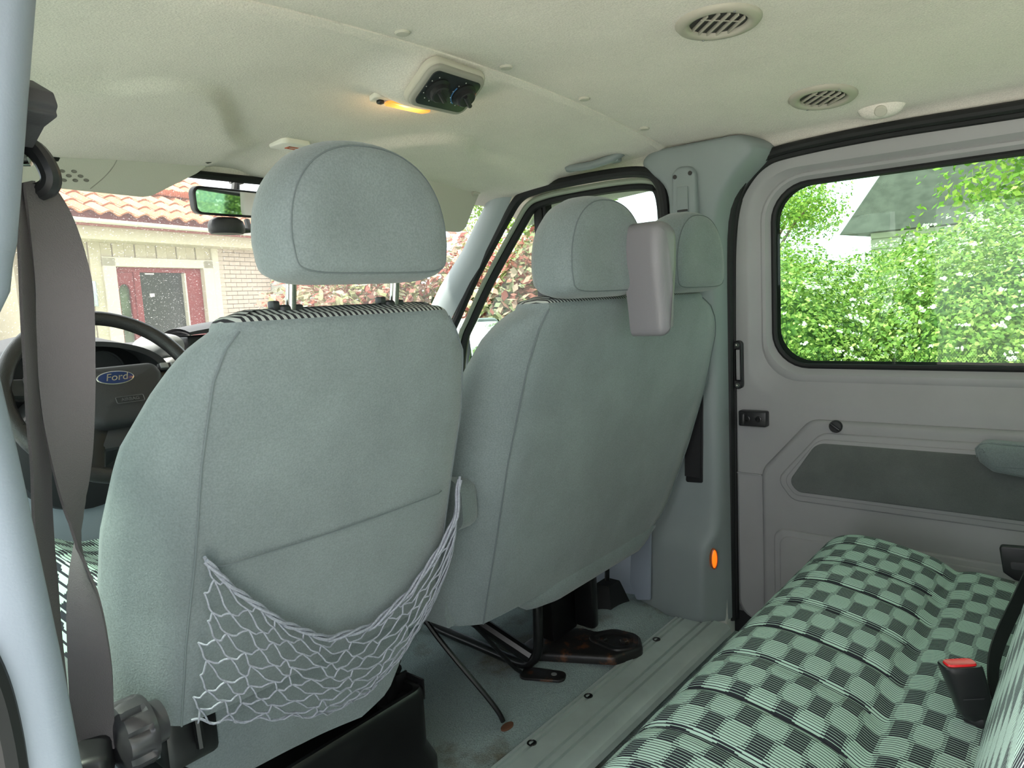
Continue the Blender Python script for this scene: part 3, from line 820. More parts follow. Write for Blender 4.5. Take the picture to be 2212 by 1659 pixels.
# fold-down armrest at the inner side
P = round_poly([(-0.02, -0.045), (0.26, -0.045), (0.27, 0.045), (-0.02, 0.048)], 0.03, 6)
mb = MB(); mb.plate(P, ((0.868, 0.872, 0.622), (0, 1, 0), (0, 0, 1)), 0.046, 0.014)
ob = mb.build('armrest', M_VELOUR); recalc(ob)
ob.location = (-0.018, -0.022, 0); world_child(ob, drv)
# ---- string net pocket
def net_pt(u, v):
    # u: left -> right, v: top rope -> bottom
    top = [(0.0, 0.369, 0.700), (0.12, 0.400, 0.655), (0.30, 0.470, 0.580), (0.48, 0.545, 0.522), (0.62, 0.625, 0.506), (0.76, 0.700, 0.535), (0.88, 0.758, 0.590), (0.95, 0.790, 0.640), (1.0, 0.806, 0.690)]
    bot = [(0.0, 0.362, 0.486), (0.12, 0.395, 0.470), (0.30, 0.462, 0.440), (0.48, 0.550, 0.398), (0.62, 0.628, 0.392), (0.76, 0.690, 0.420), (0.88, 0.750, 0.480), (0.95, 0.785, 0.545), (1.0, 0.807, 0.655)]
    us = [a for a, _, _ in top]
    xt = np.interp(u, us, [a[1] for a in top]); zt = np.interp(u, us, [a[2] for a in top])
    xb_ = np.interp(u, us, [a[1] for a in bot]); zb_ = np.interp(u, us, [a[2] for a in bot])
    x = xt + (xb_ - xt) * v; z = zt + (zb_ - zt) * v
    bulge = 0.006 + 0.040 * math.sin(math.pi * min(1, u)) ** 0.7 * (0.35 + 0.65 * math.sin(math.pi * min(1, v * 0.9)) )
    y = yb(z) - 0.008 - bulge + 0.02 * sstep(0.93, 1.0, u)
    return Vector((x, y, z))
rng = random.Random(3)
net = MB(); R_, C_ = 12, 10
jit = [[(rng.uniform(-.3, .3), rng.uniform(-.25, .25)) for _ in range(C_ + 2)] for _ in range(R_ + 2)]
def knot(r, c):
    u = (c + (0.5 if r % 2 else 0.0) + jit[r % (R_ + 1)][c % (C_ + 1)][0]) / (C_ + 0.0); v = (r + jit[r % (R_ + 1)][c % (C_ + 1)][1]) / R_
    return max(0, min(1, u)), max(0, min(1, v))
for r in range(R_):
    for c in range(C_ + 1):
        a = knot(r, c)
        if r % 2 == 0: nb = [(r + 1, c - 1), (r + 1, c)]
        else: nb = [(r + 1, c), (r + 1, c + 1)]
        for (rr_, cc) in nb:
            if cc < 0 or cc > C_: continue
            b = knot(rr_, cc)
            path = []
            for k in range(6):
                t = k / 5; s = t + 0.10 * math.sin(2 * math.pi * t)
                p = net_pt(a[0] + (b[0] - a[0]) * s, a[1] + (b[1] - a[1]) * t)
                p.z -= 0.004 * math.sin(math.pi * t); path.append(p)
            net.tube(path, 0.0013, 5)
nob = net.build('net_pocket', M_NET, label='grey string net pocket', angle=80); world_child(nob, drv)
rope = MB()
for k in range(3):
    rope.tube([net_pt(i / 70, 0) + Vector((0, -0.0035 * math.cos(k * 2.1 + i * 0.5), 0.0035 * math.sin(k * 2.1 + i * 0.5))) for i in range(71)], 0.0021, 6)
rope.tube([net_pt(i / 70, 0.985) + Vector((0, 0, 0.003 * math.sin(i * 0.8))) for i in range(71)], 0.0016, 5)
rob = rope.build('net_rope', M_NET); world_child(rob, drv)

# ------------------------------------------------------------------ passenger double seat
pas = thing('double_front_seat', 'grey-green velour double front seat beside the driver seat, two headrests', 'seat', (1.32, 1.1, FZ))
pt = dict(sl=[(0.36, 0.942), (0.42, 0.938), (0.51, 0.934), (0.69, 0.923), (0.853, 0.926), (0.92, 0.938), (0.953, 0.955)],
          sr=[(0.36, 1.60), (0.40, 1.655), (0.57, 1.692), (0.73, 1.700), (0.862, 1.676), (0.90, 1.650), (0.935, 1.600), (0.953, 1.545)],
          ol=[(0.36, 0.905), (0.40, 0.885), (0.51, 0.872), (0.75, 0.866), (0.85, 0.873), (0.91, 0.890), (0.94, 0.920), (0.953, 0.950)],
          dp=[(0.36, 0.045), (0.51, 0.075), (0.73, 0.075), (0.87, 0.06), (0.953, 0.03)], th=[(0.36, 0.13), (0.8, 0.13), (0.953, 0.085)])
pt['or'] = [(z, min(x + 0.035, 1.735)) for z, x in pt['sr']]
seat_back(pas, 0.365, pt, 0.953)
# folded fabric hem along the lower edge
hem = []
for i in range(31):
    u = i / 30; x = 1.02 + 0.60 * u
    hem.append((x, yb(0.362) + 0.004, 0.352 + 0.012 * sstep(0.85, 1, u) + 0.03 * sstep(0.12, 0, u)))
mb = MB(); mb.tube(hem, [0.006 + 0.020 * min(1, 4 * u * 1.0, (1 - u) * 6) for u in [i / 30 for i in range(31)]], 12, flat=0.8)
world_child(mb.build('lower_hem', M_VELOUR, angle=80), pas)
pillow('headrest', pas, 1.085, 0.655, 0.967, 0.262, 0.176, 0.10, M_VELOUR)
pillow('headrest', pas, 1.452, 0.655, 0.966, 0.250, 0.172, 0.10, M_VELOUR)
for x in (1.01, 1.16, 1.38, 1.525):
    mb = MB(); mb.tube([(x, 0.735, 0.93), (x, 0.718, 0.99)], 0.0063, 10); world_child(mb.build('post', M_STEEL), pas)
# moulded belt tower for the middle seat
P = [(1.140, 1.090), (1.170, 1.096), (1.198, 1.086), (1.206, 1.060), (1.202, 1.000), (1.186, 0.925), (1.178, 0.900), (1.164, 0.892), (1.150, 0.900), (1.144, 0.94), (1.132, 1.02), (1.132, 1.070)]
P = spline([Vector(p) for p in P], 4, closed=True)
mb = MB(); mb.plate(P, ((0, 0.665, 0), (1, 0, 0), (0, 0, 1)), 0.075, 0.022, seg=5, dome=0.004)
ob = mb.build('belt_tower', mat('tower_plastic', (118, 116, 120), 0.42, bump=0.25, bscale=500, spec=0.45, bdist=0.001), angle=60); recalc(ob)
world_child(ob, pas)
cushion(pas, 0.885, 1.70, 0.92, 1.42, 0.42, 0.54)
# dark under-frame, legs and floor brackets
b = MB(); b.box((0.95, 0.97, 0.33), (1.66, 1.36, 0.40), 0.01); world_child(b.build('seat_pan', M_BLKPAINT), pas)
# bent tube leg: down, bends to the left-forward along the floor
leg = spline([(1.285, 1.02, 0.40), (1.285, 1.025, 0.22), (1.285, 1.03, 0.125), (1.283, 1.05, 0.092), (1.28, 1.085, 0.078), (1.29, 1.25, 0.078), (1.295, 1.40, 0.085), (1.30, 1.52, 0.12)], 6)
b = MB(); b.tube(leg, 0.0125, 12); world_child(b.build('leg', M_BLKPAINT, label='bent black steel tube leg'), pas)
b = MB(); b.tube(spline([(1.285, 1.055, 0.10), (1.21, 1.25, 0.22), (1.10, 1.42, 0.36)], 4), 0.018, 10); world_child(b.build('leg_brace', M_BLKPAINT), pas)
b = MB(); b.box((1.275, 0.985, 0.30), (1.47, 1.13, 0.42), 0.01); world_child(b.build('hinge_box', M_BLKPAINT), pas)
b = MB(); b.box((1.485, 1.00, 0.10), (1.515, 1.06, 0.42), 0.008); b.box((1.50, 1.055, 0.10), (1.53, 1.065, 0.40), 0.003); world_child(b.build('leg', M_BLKPAINT, label='upright black steel channel leg'), pas)
b = MB(); b.box((1.39, 1.06, 0.09), (1.50, 1.10, 0.40), 0.006); world_child(b.build('leg_plate', M_BLKPAINT), pas)
P = round_poly([(1.30, 1.13), (1.42, 0.895), (1.50, 0.862), (1.56, 0.905), (1.55, 0.98), (1.46, 1.14)], [0.02, 0.03, 0.03, 0.03, 0.03, 0.02], 5)
b = MB(); b.plate(P, ((0, 0, FZ + 0.004), (1, 0, 0), (0, 1, 0)), 0.022, 0.010)
br = b.build('floor_bracket', M_RUST, label='rust-spotted black floor bracket'); recalc(br); world_child(br, pas)
P = round_poly([(1.455, 0.915), (1.49, 0.885), (1.535, 0.91), (1.53, 0.965), (1.47, 1.01)], 0.02, 5)
b = MB(); b.loft([[(p.x, p.y, FZ + 0.030) for p in P], [(p.x, p.y, FZ + 0.030) for p in offset_poly(P, 0.012)], [(p.x, p.y, FZ + 0.022) for p in offset_poly(P, 0.016)]], cap=False)
b.loft([[(p.x, p.y, FZ + 0.030) for p in P], [(p.x, p.y, FZ + 0.027) for p in offset_poly(P, -0.008)]], cap=False)
ob = b.build('bracket_rim', M_RUST); recalc(ob); world_child(ob, pas)
for q in ((1.495, 0.915), (1.475, 0.965)):
    b = MB(); b.lathe([(0.012, 0), (0.012, 0.006), (0.009, 0.008), (0.001, 0.008)], (q[0], q[1], FZ + 0.026), (0, 0, 1), 6); world_child(b.build('bolt', M_RUST), pas)
P = round_poly([(1.235, 1.06), (1.285, 0.955), (1.325, 0.975), (1.29, 1.075)], 0.018, 5)
b = MB(); b.plate(P, ((0, 0, FZ + 0.002), (1, 0, 0), (0, 1, 0)), 0.006, 0.003); ob = b.build('foot_plate', M_RUST); recalc(ob); world_child(ob, pas)
b = MB(); b.lathe([(0.007, 0), (0.007, 0.001), (0.001, 0.001)], (1.295, 0.992, FZ + 0.0085), (0, 0, 1), 16); world_child(b.build('plate_hole', mat('bright_steel', (170, 175, 175), 0.4, metal=0.6)), pas)
# thin stay rods reaching the floor
b = MB(); b.tube(spline([(0.965, 1.16, 0.40), (1.005, 1.08, 0.26), (1.060, 0.985, 0.115), (1.072, 0.965, 0.072)], 6), 0.0058, 8); world_child(b.build('stay_rod', M_BLKPAINT), pas)
b = MB(); b.plate([Vector((1.075 + 0.012 * math.cos(a) * (1.5) , 0.957 + 0.010 * math.sin(a))) for a in [2 * math.pi * i / 20 for i in range(20)]], ((0, 0, FZ + 0.0), (1, 0, 0), (0, 1, 0)), 0.004, 0.001)
world_child(b.build('rod_socket', mat('rust_brown', (98, 66, 48), 0.8)), pas)
b = MB(); b.tube(spline([(1.06, 1.22, 0.36), (1.16, 1.13, 0.22), (1.225, 1.07, 0.105), (1.245, 1.055, 0.078)], 6), 0.005, 8); world_child(b.build('stay_rod', M_BLKPAINT), pas)
# belt buckle stalk in a black boot near the passenger door
b = MB(); b.tube([(1.665, 1.07, 0.12), (1.672, 1.06, 0.36)], 0.007, 8); world_child(b.build('buckle_stalk', M_BLKPAINT), pas)
b = MB(); b.loft([[(1.655 + dx * s, 1.06 + dy * s, z) for dx, dy in ((-.05, -.04), (.05, -.04), (.05, .04), (-.05, .04))] for z, s in ((FZ + 0.03, 1.0), (FZ + 0.035, 1.0), (0.155, 0.6), (0.16, 0.55))])
ob = b.build('stalk_boot', M_RUBBER, smooth=False); recalc(ob); world_child(ob, pas)
P = round_poly([(-1.00, 0.10), (-0.955, 0.11), (-0.945, 0.36), (-1.0, 0.38), (-1.02, 0.15)], 0.008, 3)
b = MB(); b.plate(P, ((1.715, 0, 0), (0, -1, 0), (0, 0, 1)), 0.006, 0.002); ob = b.build('side_shield', M_PLLIGHT); recalc(ob); world_child(ob, pas)

# ------------------------------------------------------------------ rear bench with checked cloth
ben = thing('rear_bench_seat', 'second-row bench seat covered in green-grey checked striped cloth', 'seat', (1.05, 0.2, 0.02))
def bench_cushion(name, x0, x1):
    prof = [(0.36, 0.20), (0.435, 0.205), (0.460, 0.235), (0.470, 0.28), (0.472, 0.325), (0.466, 0.365), (0.452, 0.398), (0.430, 0.420), (0.400, 0.431), (0.36, 0.433), (0.30, 0.424), (0.25, 0.412), (0.225, 0.402), (0.208, 0.392), (0.200, 0.390), (0.190, 0.393), (0.17, 0.396), (0.12, 0.392), (0.06, 0.384), (0.0, 0.376), (-0.06, 0.368)]
    pr = spline([Vector((a, b)) for a, b in prof], 3)
    ln = [0.0]
    for i in range(1, len(pr)): ln.append(ln[-1] + (pr[i] - pr[i - 1]).length)
    N = int((x1 - x0) / 0.009); rows = []; uv = []
    for i in range(N + 1):
        x = x0 + (x1 - x0) * i / N; row = []
        e = min(x - x0, x1 - x); rd = sstep(0, 0.07, e) ** 0.5 if e < 0.07 else 1.0
        for k, p in enumerate(pr):
            y, z = p.x, p.y
            # lengthwise stitched channels
            ph = ((x - 0.08) / 0.112) % 1.0; d = abs(ph - round(ph)) * 0.112
            ch = 0.0045 * math.exp(-(d / 0.007) ** 2) * sstep(0.19, 0.215, y)
            ch += 0.004 * (1 - math.cos(2 * math.pi * ph)) * 0.0
            puff = 0.0018 * math.sin(math.pi * ph) ** 0.5 * sstep(0.2, 0.25, y)
            q = sstep(0.02, 0.0, e)
            cz = 0.30; cy = 0.25
            s = 1 - 0.10 * (1 - rd)
            yy = y - 0.06 * (1 - rd) * sstep(0.3, 0.45, y)
            zz = 0.20 + (z - 0.20) * (0.70 + 0.30 * rd)
            if z > 0.36: zz += puff - ch
            elif y > 0.44: yy += (puff - ch) * 0.7
            row.append((x, yy, zz)); uv.append((x, ln[k]))
        rows.append(row)
    mb = MB(); mb.grid(rows, flip=True)
    # end caps
    for r, fl in ((rows[0], False), (rows[-1], True)):
        o = len(mb.v); mb.v += r; uv += [(p[1], p[2]) for p in r]
        o2 = len(mb.v); mb.v.append((r[0][0], 0.2, 0.20)); uv.append((0.2, 0.2))
        for k in range(len(r) - 1): mb.f.append((o + k, o + k + 1, o2) if fl else (o + k + 1, o + k, o2))
    ob = mb.build(name, M_CLOTH, uvs=uv, angle=60); recalc(ob); world_child(ob, ben); return ob
bench_cushion('cushion', 0.25, 1.655)
# stitched channel lines
for k in range(13):
    x = 0.08 + 0.112 * (k + 1)
    if x < 0.26 or x > 1.63: continue
    pth = spline([Vector((x, a, b)) for a, b in [(0.470, 0.26), (0.469, 0.325), (0.464, 0.363), (0.450, 0.395), (0.428, 0.4165), (0.400, 0.4275), (0.36, 0.4295), (0.30, 0.4205), (0.25, 0.4085), (0.22, 0.397)]], 4)
    mb = MB(); mb.tube(pth, 0.0016, 6); world_child(mb.build('stitch_line', mat('stitch_dark', (40, 42, 48), 0.9)), ben)
b = MB(); b.box((0.30, -0.02, 0.06), (1.60, 0.36, 0.24), 0.02); world_child(b.build('bench_frame', M_BLKPAINT), ben)
# backrests
def bench_back(x0, x1, yf):
    front = [(yf - 0.03, 0.352), (yf, 0.36), (yf + 0.02, 0.375), (yf + 0.035, 0.41), (yf + 0.038, 0.46), (yf + 0.030, 0.53), (yf + 0.012, 0.62), (yf - 0.01, 0.72), (yf - 0.03, 0.80), (yf - 0.055, 0.826), (yf - 0.085, 0.825), (yf - 0.105, 0.80)]
    back = [(yf - 0.10, 0.72), (yf - 0.085, 0.60), (yf - 0.07, 0.48), (yf - 0.06, 0.38)]
    pr = spline([Vector(p) for p in front + back], 4, closed=True)
    c = sum(pr, Vector((0, 0))) / len(pr); ln = [0.0]
    for k in range(1, len(pr)): ln.append(ln[-1] + (pr[k] - pr[k - 1]).length)
    rows = []; uv = []; w = x1 - x0
    xs = [0, 0.004, 0.012, 0.025, 0.045, 0.07] + [0.07 + (w - 0.14) * k / 24 for k in range(1, 24)] + [w - 0.07, w - 0.045, w - 0.025, w - 0.012, w - 0.004, w]
    for d in xs:
        e = min(d, w - d); rd = math.sqrt(max(0, 1 - (1 - min(1, e / 0.05)) ** 2)); q = 0.035 * (1 - rd)
        ring = offset_poly(pr, -q) if q > 1e-5 else pr
        rows.append([(x0 + d, p.x, p.y) for p in ring]); uv += [(x0 + d, l) for l in ln]
    mb = MB(); mb.loft(rows); ob = mb.build('backrest', M_CLOTH, uvs=uv, angle=70); recalc(ob); world_child(ob, ben)
    rows = [[(x, yf - 0.112 + 0.05 * (0.80 - z) / 0.42 - dy, z) for x in (x0 + 0.02, x1 - 0.02)] for z, dy in ((0.36, 0.0), (0.40, 0.008), (0.78, 0.008), (0.81, 0.0))]
    b = MB(); b.grid(rows); ob = b.build('backrest_shell', M_DARKPL); recalc(ob); world_child(ob, ben)
bench_back(0.925, 1.64, 0.010)
bench_back(0.25, 0.805, 0.045)
# ================================================================== CAB FRONT: pillars, doors, dashboard
# ---- left B pillar trim, right beside the viewer
lev = [  # z, inner edge x
    (0.05, 0.20), (0.40, 0.192), (0.627, 0.177), (0.72, 0.173), (0.80, 0.168), (0.88, 0.163), (0.94, 0.158), (0.975, 0.157), (0.99, 0.168), (1.03, 0.180), (1.08, 0.189), (1.14, 0.200), (1.20, 0.211), (1.26, 0.222), (1.33, 0.240), (1.375, 0.27)]
rows = []
for z, x in lev:
    rows.append([(0.06, 0.72, z), (x - 0.03, 0.72, z), (x - 0.01, 0.705, z), (x, 0.675, z), (x + 0.001, 0.64, z), (x, 0.605, z), (x - 0.006, 0.585, z), (x - 0.016, 0.574, z), (x - 0.026, 0.570, z), (0.125 if z > .7 else 0.128, 0.572, z), (0.06, 0.60, z)])
mb = MB(); mb.grid(rows); ob = mb.build('wall_left', M_PLLIGHT, angle=60); recalc(ob)
tag(ob, 'pale blue-grey pillar trim close to the viewer at the left edge', 'pillar trim', kind='structure')
wall_left = ob
# dark door seal lip on the pillar's outer side
mb = MB(); mb.tube(spline([(0.118, 0.575, 0.3), (0.122, 0.571, 0.6), (0.122, 0.570, 0.70), (0.114, 0.572, 0.755), (0.096, 0.580, 0.80)], 6), 0.012, 10)
mb.build('door_seal_lip', M_RUBBER, ob)
# moulded knuckle where upper and lower trim meet
mb = MB()
lp = []
for z, r in [(0.970, 0.002), (0.973, 0.012), (0.980, 0.020), (0.995, 0.026), (1.02, 0.028), (1.06, 0.027)]:
    lp.append([(0.140 + r * math.cos(a) + (z - 0.97) * 0.12, 0.60 + r * 1.1 * math.sin(a), z) for a in [2 * math.pi * i / 20 for i in range(20)]])
mb.loft(lp); mb.build('upper_trim_end', M_PLLIGHT, ob, angle=80)

# ---- windscreen
def ws(u, v):   # u across 0..1, v up
    x = 0.10 + 1.74 * u; c = (x - CX) / 0.9
    y0 = 2.28 - 0.36 * c * c; z0 = 0.90
    y1 = 1.705 - 0.22 * c * c; z1 = 1.325 - 0.03 * c * c
    return (x + (CX - x) * 0.05 * v, y0 + (y1 - y0) * v + 0.02 * math.sin(math.pi * v), z0 + (z1 - z0) * v + 0.03 * math.sin(math.pi * v))
mb = MB(); mb.grid([[ws(i / 30, j / 12) for i in range(31)] for j in range(13)])
w3 = mb.build('window_3', G_WIND); tag(w3, 'dusty front windscreen showing the building with the red door', 'window', kind='structure')
mb = MB(); mb.tube([Vector(ws(i / 40, 1.0)) + Vector((0, -0.004, -0.012)) for i in range(41)], 0.010, 8); mb.build('windscreen_seal', M_RUBBER, w3)

# ---- right A pillar
def strip(a, b, w, ax, thick, name, m, parent=None, seg=10, bow=0.0):
    a = Vector(a); b = Vector(b); d = (b - a).normalized(); ax = (Vector(ax) - d * Vector(ax).dot(d)).normalized(); nn = d.cross(ax)
    loops = []
    for i in range(seg + 1):
        t = i / seg; p = a + (b - a) * t + Vector((0, 0, bow * math.sin(math.pi * t)))
        prof = [(-0.5, 0), (-0.47, 0.6), (-0.36, 0.95), (0, 1.0), (0.36, 0.95), (0.47, 0.6), (0.5, 0)]
        loops.append([p + ax * (q * w) + nn * (h * thick) for q, h in prof])
    mb = MB(); mb.loft(loops); ob = mb.build(name, m, parent, angle=50); recalc(ob); return ob
mb = MB()
aouter = [Vector(p) for p in [(1.745, 1.835, 0.90), (1.742, 1.803, 0.952), (1.740, 1.74, 1.028), (1.738, 1.622, 1.142), (1.735, 1.507, 1.277), (1.73, 1.46, 1.33)]]
ainner = [Vector(p) for p in [(1.752, 1.72, 0.88), (1.75, 1.715, 0.905), (1.75, 1.655, 0.98), (1.75, 1.56, 1.08), (1.748, 1.44, 1.235), (1.745, 1.40, 1.30)]]
rows = []
for k in range(5):
    t = k / 4
    rows.append([a.lerp(b, t) + Vector((-0.018 * math.sin(math.pi * t), 0, 0)) for a, b in zip(aouter, ainner)])
rows.insert(0, [a + Vector((0.05, 0.03, 0)) for a in aouter])
mb.grid(rows); ap = mb.build('trim_4', mat('apillar_plastic', (150, 158, 160), 0.5, spec=0.4), angle=60); recalc(ap)
tag(ap, 'pale grey windscreen pillar cover on the passenger side', 'pillar trim', kind='structure')

# ---- passenger door: frame, seals, glass, lower panel
d2 = thing('door_2', 'closed front passenger door with dark window frame', 'door', (1.8, 1.3, FZ), kind='structure')
hoop = [(1.765, 1.77, 0.70), (1.765, 1.735, 0.85), (1.765, 1.685, 0.93), (1.762, 1.586, 1.062), (1.758, 1.455, 1.212), (1.752, 1.385, 1.278), (1.750, 1.31, 1.296), (1.750, 1.20, 1.301), (1.750, 1.06, 1.301), (1.755, 0.968, 1.294), (1.768, 0.93, 1.275), (1.775, 0.912, 1.218), (1.78, 0.912, 1.1), (1.785, 0.92, 0.85), (1.785, 0.95, 0.5), (1.785, 0.98, 0.1)]
hs = spline(hoop, 6)
mb = MB(); mb.tube(hs, 0.015, 10, flat=1.0); world_child(mb.build('outer_seal', M_RUBBER), d2)
M_OLIVE = mat('door_frame_paint', (150, 158, 142), 0.35, spec=0.5)
def inward(path, d, dx):
    """offset a hoop towards the window centre"""
    c = Vector((0, 1.25, 1.08)); out = []
    for i, p in enumerate(path):
        t = path[min(i + 1, len(path) - 1)] - path[max(i - 1, 0)]; t = Vector((t.y, t.z)).normalized(); n_ = Vector((-t.y, t.x))
        if n_.dot(Vector((c.y - p.y, c.z - p.z))) < 0: n_ = -n_
        out.append(Vector((p.x + dx, p.y + n_.x * d, p.z + n_.y * d)))
    return out
h2 = inward(hs, 0.020, 0.030); mb = MB(); mb.tube(h2, 0.008, 8); world_child(mb.build('frame_rail', M_OLIVE), d2)
h3 = inward(hs, 0.032, 0.045); mb = MB(); mb.tube(h3, 0.014, 8); world_child(mb.build('glass_channel', M_RUBBER), d2)
mb = MB(); mb.box((1.800, 1.338, 0.66), (1.83, 1.372, 1.285), 0.006); world_child(mb.build('quarter_post', M_BLACK), d2)
mb = MB(); mb.box((1.796, 1.320, 0.66), (1.83, 1.334, 1.27), 0.004); world_child(mb.build('glass_runner', M_RUBBER), d2)
mb = MB(); mb.box((1.80, 0.93, -0.05), (1.90, 1.80, 0.64), 0.02); mb.box((1.775, 0.98, 0.30), (1.81, 1.65, 0.42), 0.015); world_child(mb.build('door_panel', M_KNEE), d2)
mb = MB(); mb.box((1.79, 0.93, 0.635), (1.86, 1.78, 0.67), 0.01); world_child(mb.build('window_sill', M_DARKPL), d2)
mb = MB(); mb.box((1.824, 0.915, 0.66), (1.828, 1.335, 1.285)); w2 = mb.build('window_2', G_FRONT, smooth=False)
tag(w2, 'front passenger side window behind the twin headrests', 'window', kind='structure')
mb = MB(); P = [(1.37, 0.66), (1.37, 1.255), (1.66, 0.90), (1.74, 0.66)]
mb.loft([[(1.824, y, z) for y, z in P], [(1.828, y, z) for y, z in P]]); w4 = mb.build('window_4', G_FRONT, smooth=False); recalc(w4)
tag(w4, 'small triangular quarter window behind the windscreen pillar', 'window', kind='structure')
# body rail over the passenger door, closing the gap to the headliner
mb = MB(); mb.grid([[(1.745, y, min(ceil_z(1.745, y) + 0.004, 1.345)) for y in (0.92, 1.0, 1.1, 1.2, 1.3, 1.4, 1.46)], [(1.778, y, 1.322) for y in (0.92, 1.0, 1.1, 1.2, 1.3, 1.4, 1.46)], [(1.80, y, 1.33) for y in (0.92, 1.0, 1.1, 1.2, 1.3, 1.4, 1.46)], [(1.92, y, 1.36) for y in (0.92, 1.0, 1.1, 1.2, 1.3, 1.4, 1.46)]])
world_child(mb.build('roof_rail', M_HEAD), ceiling) if False else mb.build('roof_rail', M_HEAD, ceiling)

# ---- exterior mirror outside the passenger door
em = thing('door_mirror', 'grey-framed exterior mirror outside the passenger quarter window', 'mirror', (2.06, 1.87, 0.65))
P = round_poly([(1.955, 0.665), (2.165, 0.665), (2.185, 0.905), (1.965, 0.912)], 0.045, 6)
mb = MB(); mb.plate(P, ((0, 1.87, 0), (1, 0, 0), (0, 0, 1)), 0.02, 0.008); mb.plate([Vector((p.x, p.y)) for p in P], ((0, 1.872, 0), (1, 0, 0), (0, 0, 1)), -0.08, 0.0)
ob = mb.build('mirror_housing', mat('mirror_grey', (120, 128, 130), 0.45)); recalc(ob); world_child(ob, em)
P2 = [p for p in offset_poly([Vector((q.x, q.y)) for q in P], -0.014)]
mb = MB(); mb.plate(P2, ((0, 1.7185, 0.008), (1, 0, 0), (0, 0.14, 0.99)), 0.003, 0.001)
M_MIRROR = mat('mirror_glass', (235, 240, 240), 0.02, metal=1.0)
ob = mb.build('mirror_glass', M_MIRROR); recalc(ob); world_child(ob, em)
mb = MB(); mb.box((1.86, 1.79, 0.66), (1.97, 1.90, 0.72), 0.01); world_child(mb.build('mirror_arm', M_BLACK), em)

# ---- dashboard
dash = thing('dashboard', 'dark grey dashboard with instrument hood behind the steering wheel', 'dashboard', (CX, 1.75, FZ))
prof = [(2.25, 0.88), (2.10, 0.905), (1.95, 0.915), (1.84, 0.912), (1.775, 0.900), (1.740, 0.880), (1.725, 0.855), (1.722, 0.82), (1.73, 0.76), (1.74, 0.70)]
pr = spline([Vector(p) for p in prof], 4)
mb = MB(); mb.grid([[(x, p.x - 0.10 * ((x - CX) / 0.9) ** 2 * sstep(1.8, 2.2, p.x), p.y) for p in pr] for x in [0.12 + 1.66 * i / 40 for i in range(41)]])
ob = mb.build('upper_panel', M_DARKPL, angle=60); recalc(ob); world_child(ob, dash)
prof = [(1.735, 0.72), (1.70, 0.70), (1.66, 0.68), (1.63, 0.65), (1.615, 0.58), (1.625, 0.50), (1.66, 0.40), (1.75, 0.30), (1.80, 0.12)]
pr = spline([Vector(p) for p in prof], 4)
mb = MB(); mb.grid([[(x, p.x, p.y) for p in pr] for x in [0.14 + 1.62 * i / 30 for i in range(31)]])
ob = mb.build('lower_panel', M_KNEE, angle=60); recalc(ob); world_child(ob, dash)
# instrument hood over the dials
rows = []
for k in range(6):
    y = 1.60 + 0.035 * k; s = 1 - 0.04 * (k - 0) / 5
    rows.append([(0.56 + 0.185 * s * math.cos(a), y + 0.02 * math.sin(a), 0.805 + (0.128 + 0.004 * k) * max(0, math.sin(a)) ** 0.55) for a in [math.pi * i / 32 for i in range(33)]])
mb = MB(); mb.grid(rows); mb.grid([[(x + (0.56 - x) * 0.06, y, z - 0.010) for x, y, z in r] for r in rows], flip=True)
mb.grid([rows[0], [(x + (0.56 - x) * 0.06, y, z - 0.010) for x, y, z in rows[0]]], flip=True)
ob = mb.build('instrument_hood', M_DARKPL, angle=50); world_child(ob, dash)
mb = MB(); mb.plate([Vector((p[0] + (0.56 - p[0]) * 0.07, p[2] - 0.010)) for p in rows[-1]], ((0, 1.70, 0), (1, 0, 0), (0, 0, 1)), 0.004, 0.001); ob = mb.build('dial_face', M_BLACK); recalc(ob); world_child(ob, dash)
for x in (0.485, 0.635):
    mb = MB(); mb.lathe([(0.046, 0), (0.046, 0.006), (0.042, 0.006), (0.042, 0.002), (0.002, 0.002)], (x, 1.697, 0.862), (0, -1, 0), 28); world_child(mb.build('dial', M_DARKPL), dash)
# grey ledge, pod and open tray right of the hood
mb = MB(); mb.box((0.765, 1.665, 0.842), (1.10, 1.735, 0.880), 0.014, 3); world_child(mb.build('grey_ledge', mat('ledge_grey', (176, 176, 176), 0.45)), dash)
lp = []
for r, y, dz in [(0.008, 1.690, 0.004), (0.026, 1.694, 0.002), (0.034, 1.71, 0), (0.037, 1.74, 0), (0.037, 1.80, 0), (0.033, 1.83, -0.004), (0.01, 1.84, -0.006)]:
    lp.append([(0.792 + r * 1.1 * math.cos(a), y, 0.905 + dz + r * 0.85 * math.sin(a)) for a in [2 * math.pi * i / 24 for i in range(24)]])
mb = MB(); mb.loft(lp); ob = mb.build('tweeter_pod', mat('pod_grey', (150, 150, 152), 0.5), angle=60); recalc(ob); world_child(ob, dash)
mb = MB()
rows = []
for k in range(8):
    t = k / 7; rows.append([(0.84 + 0.52 * u, 1.70 + 0.16 * t, 0.905 + (0.030 + 0.030 * math.sin(math.pi * min(1, u * 0.9 + .05)) ** .6) * math.sin(math.pi * (0.25 + 0.6 * t)) ** 0.8) for u in [i / 24 for i in range(25)]])
mb.grid(rows); mb.grid([[(x, y, z - 0.008) for x, y, z in r] for r in rows], flip=True); mb.grid([rows[0], [(x, y, z - 0.008) for x, y, z in rows[0]]], flip=True)
ob = mb.build('tray_hood', M_DARKPL, angle=50); world_child(ob, dash)
mb = MB(); mb.box((0.85, 1.735, 0.87), (1.34, 1.80, 0.925), 0.006); world_child(mb.build('tray_shade', M_BLACK), dash)  # solid black block standing in for the shade under the tray hood
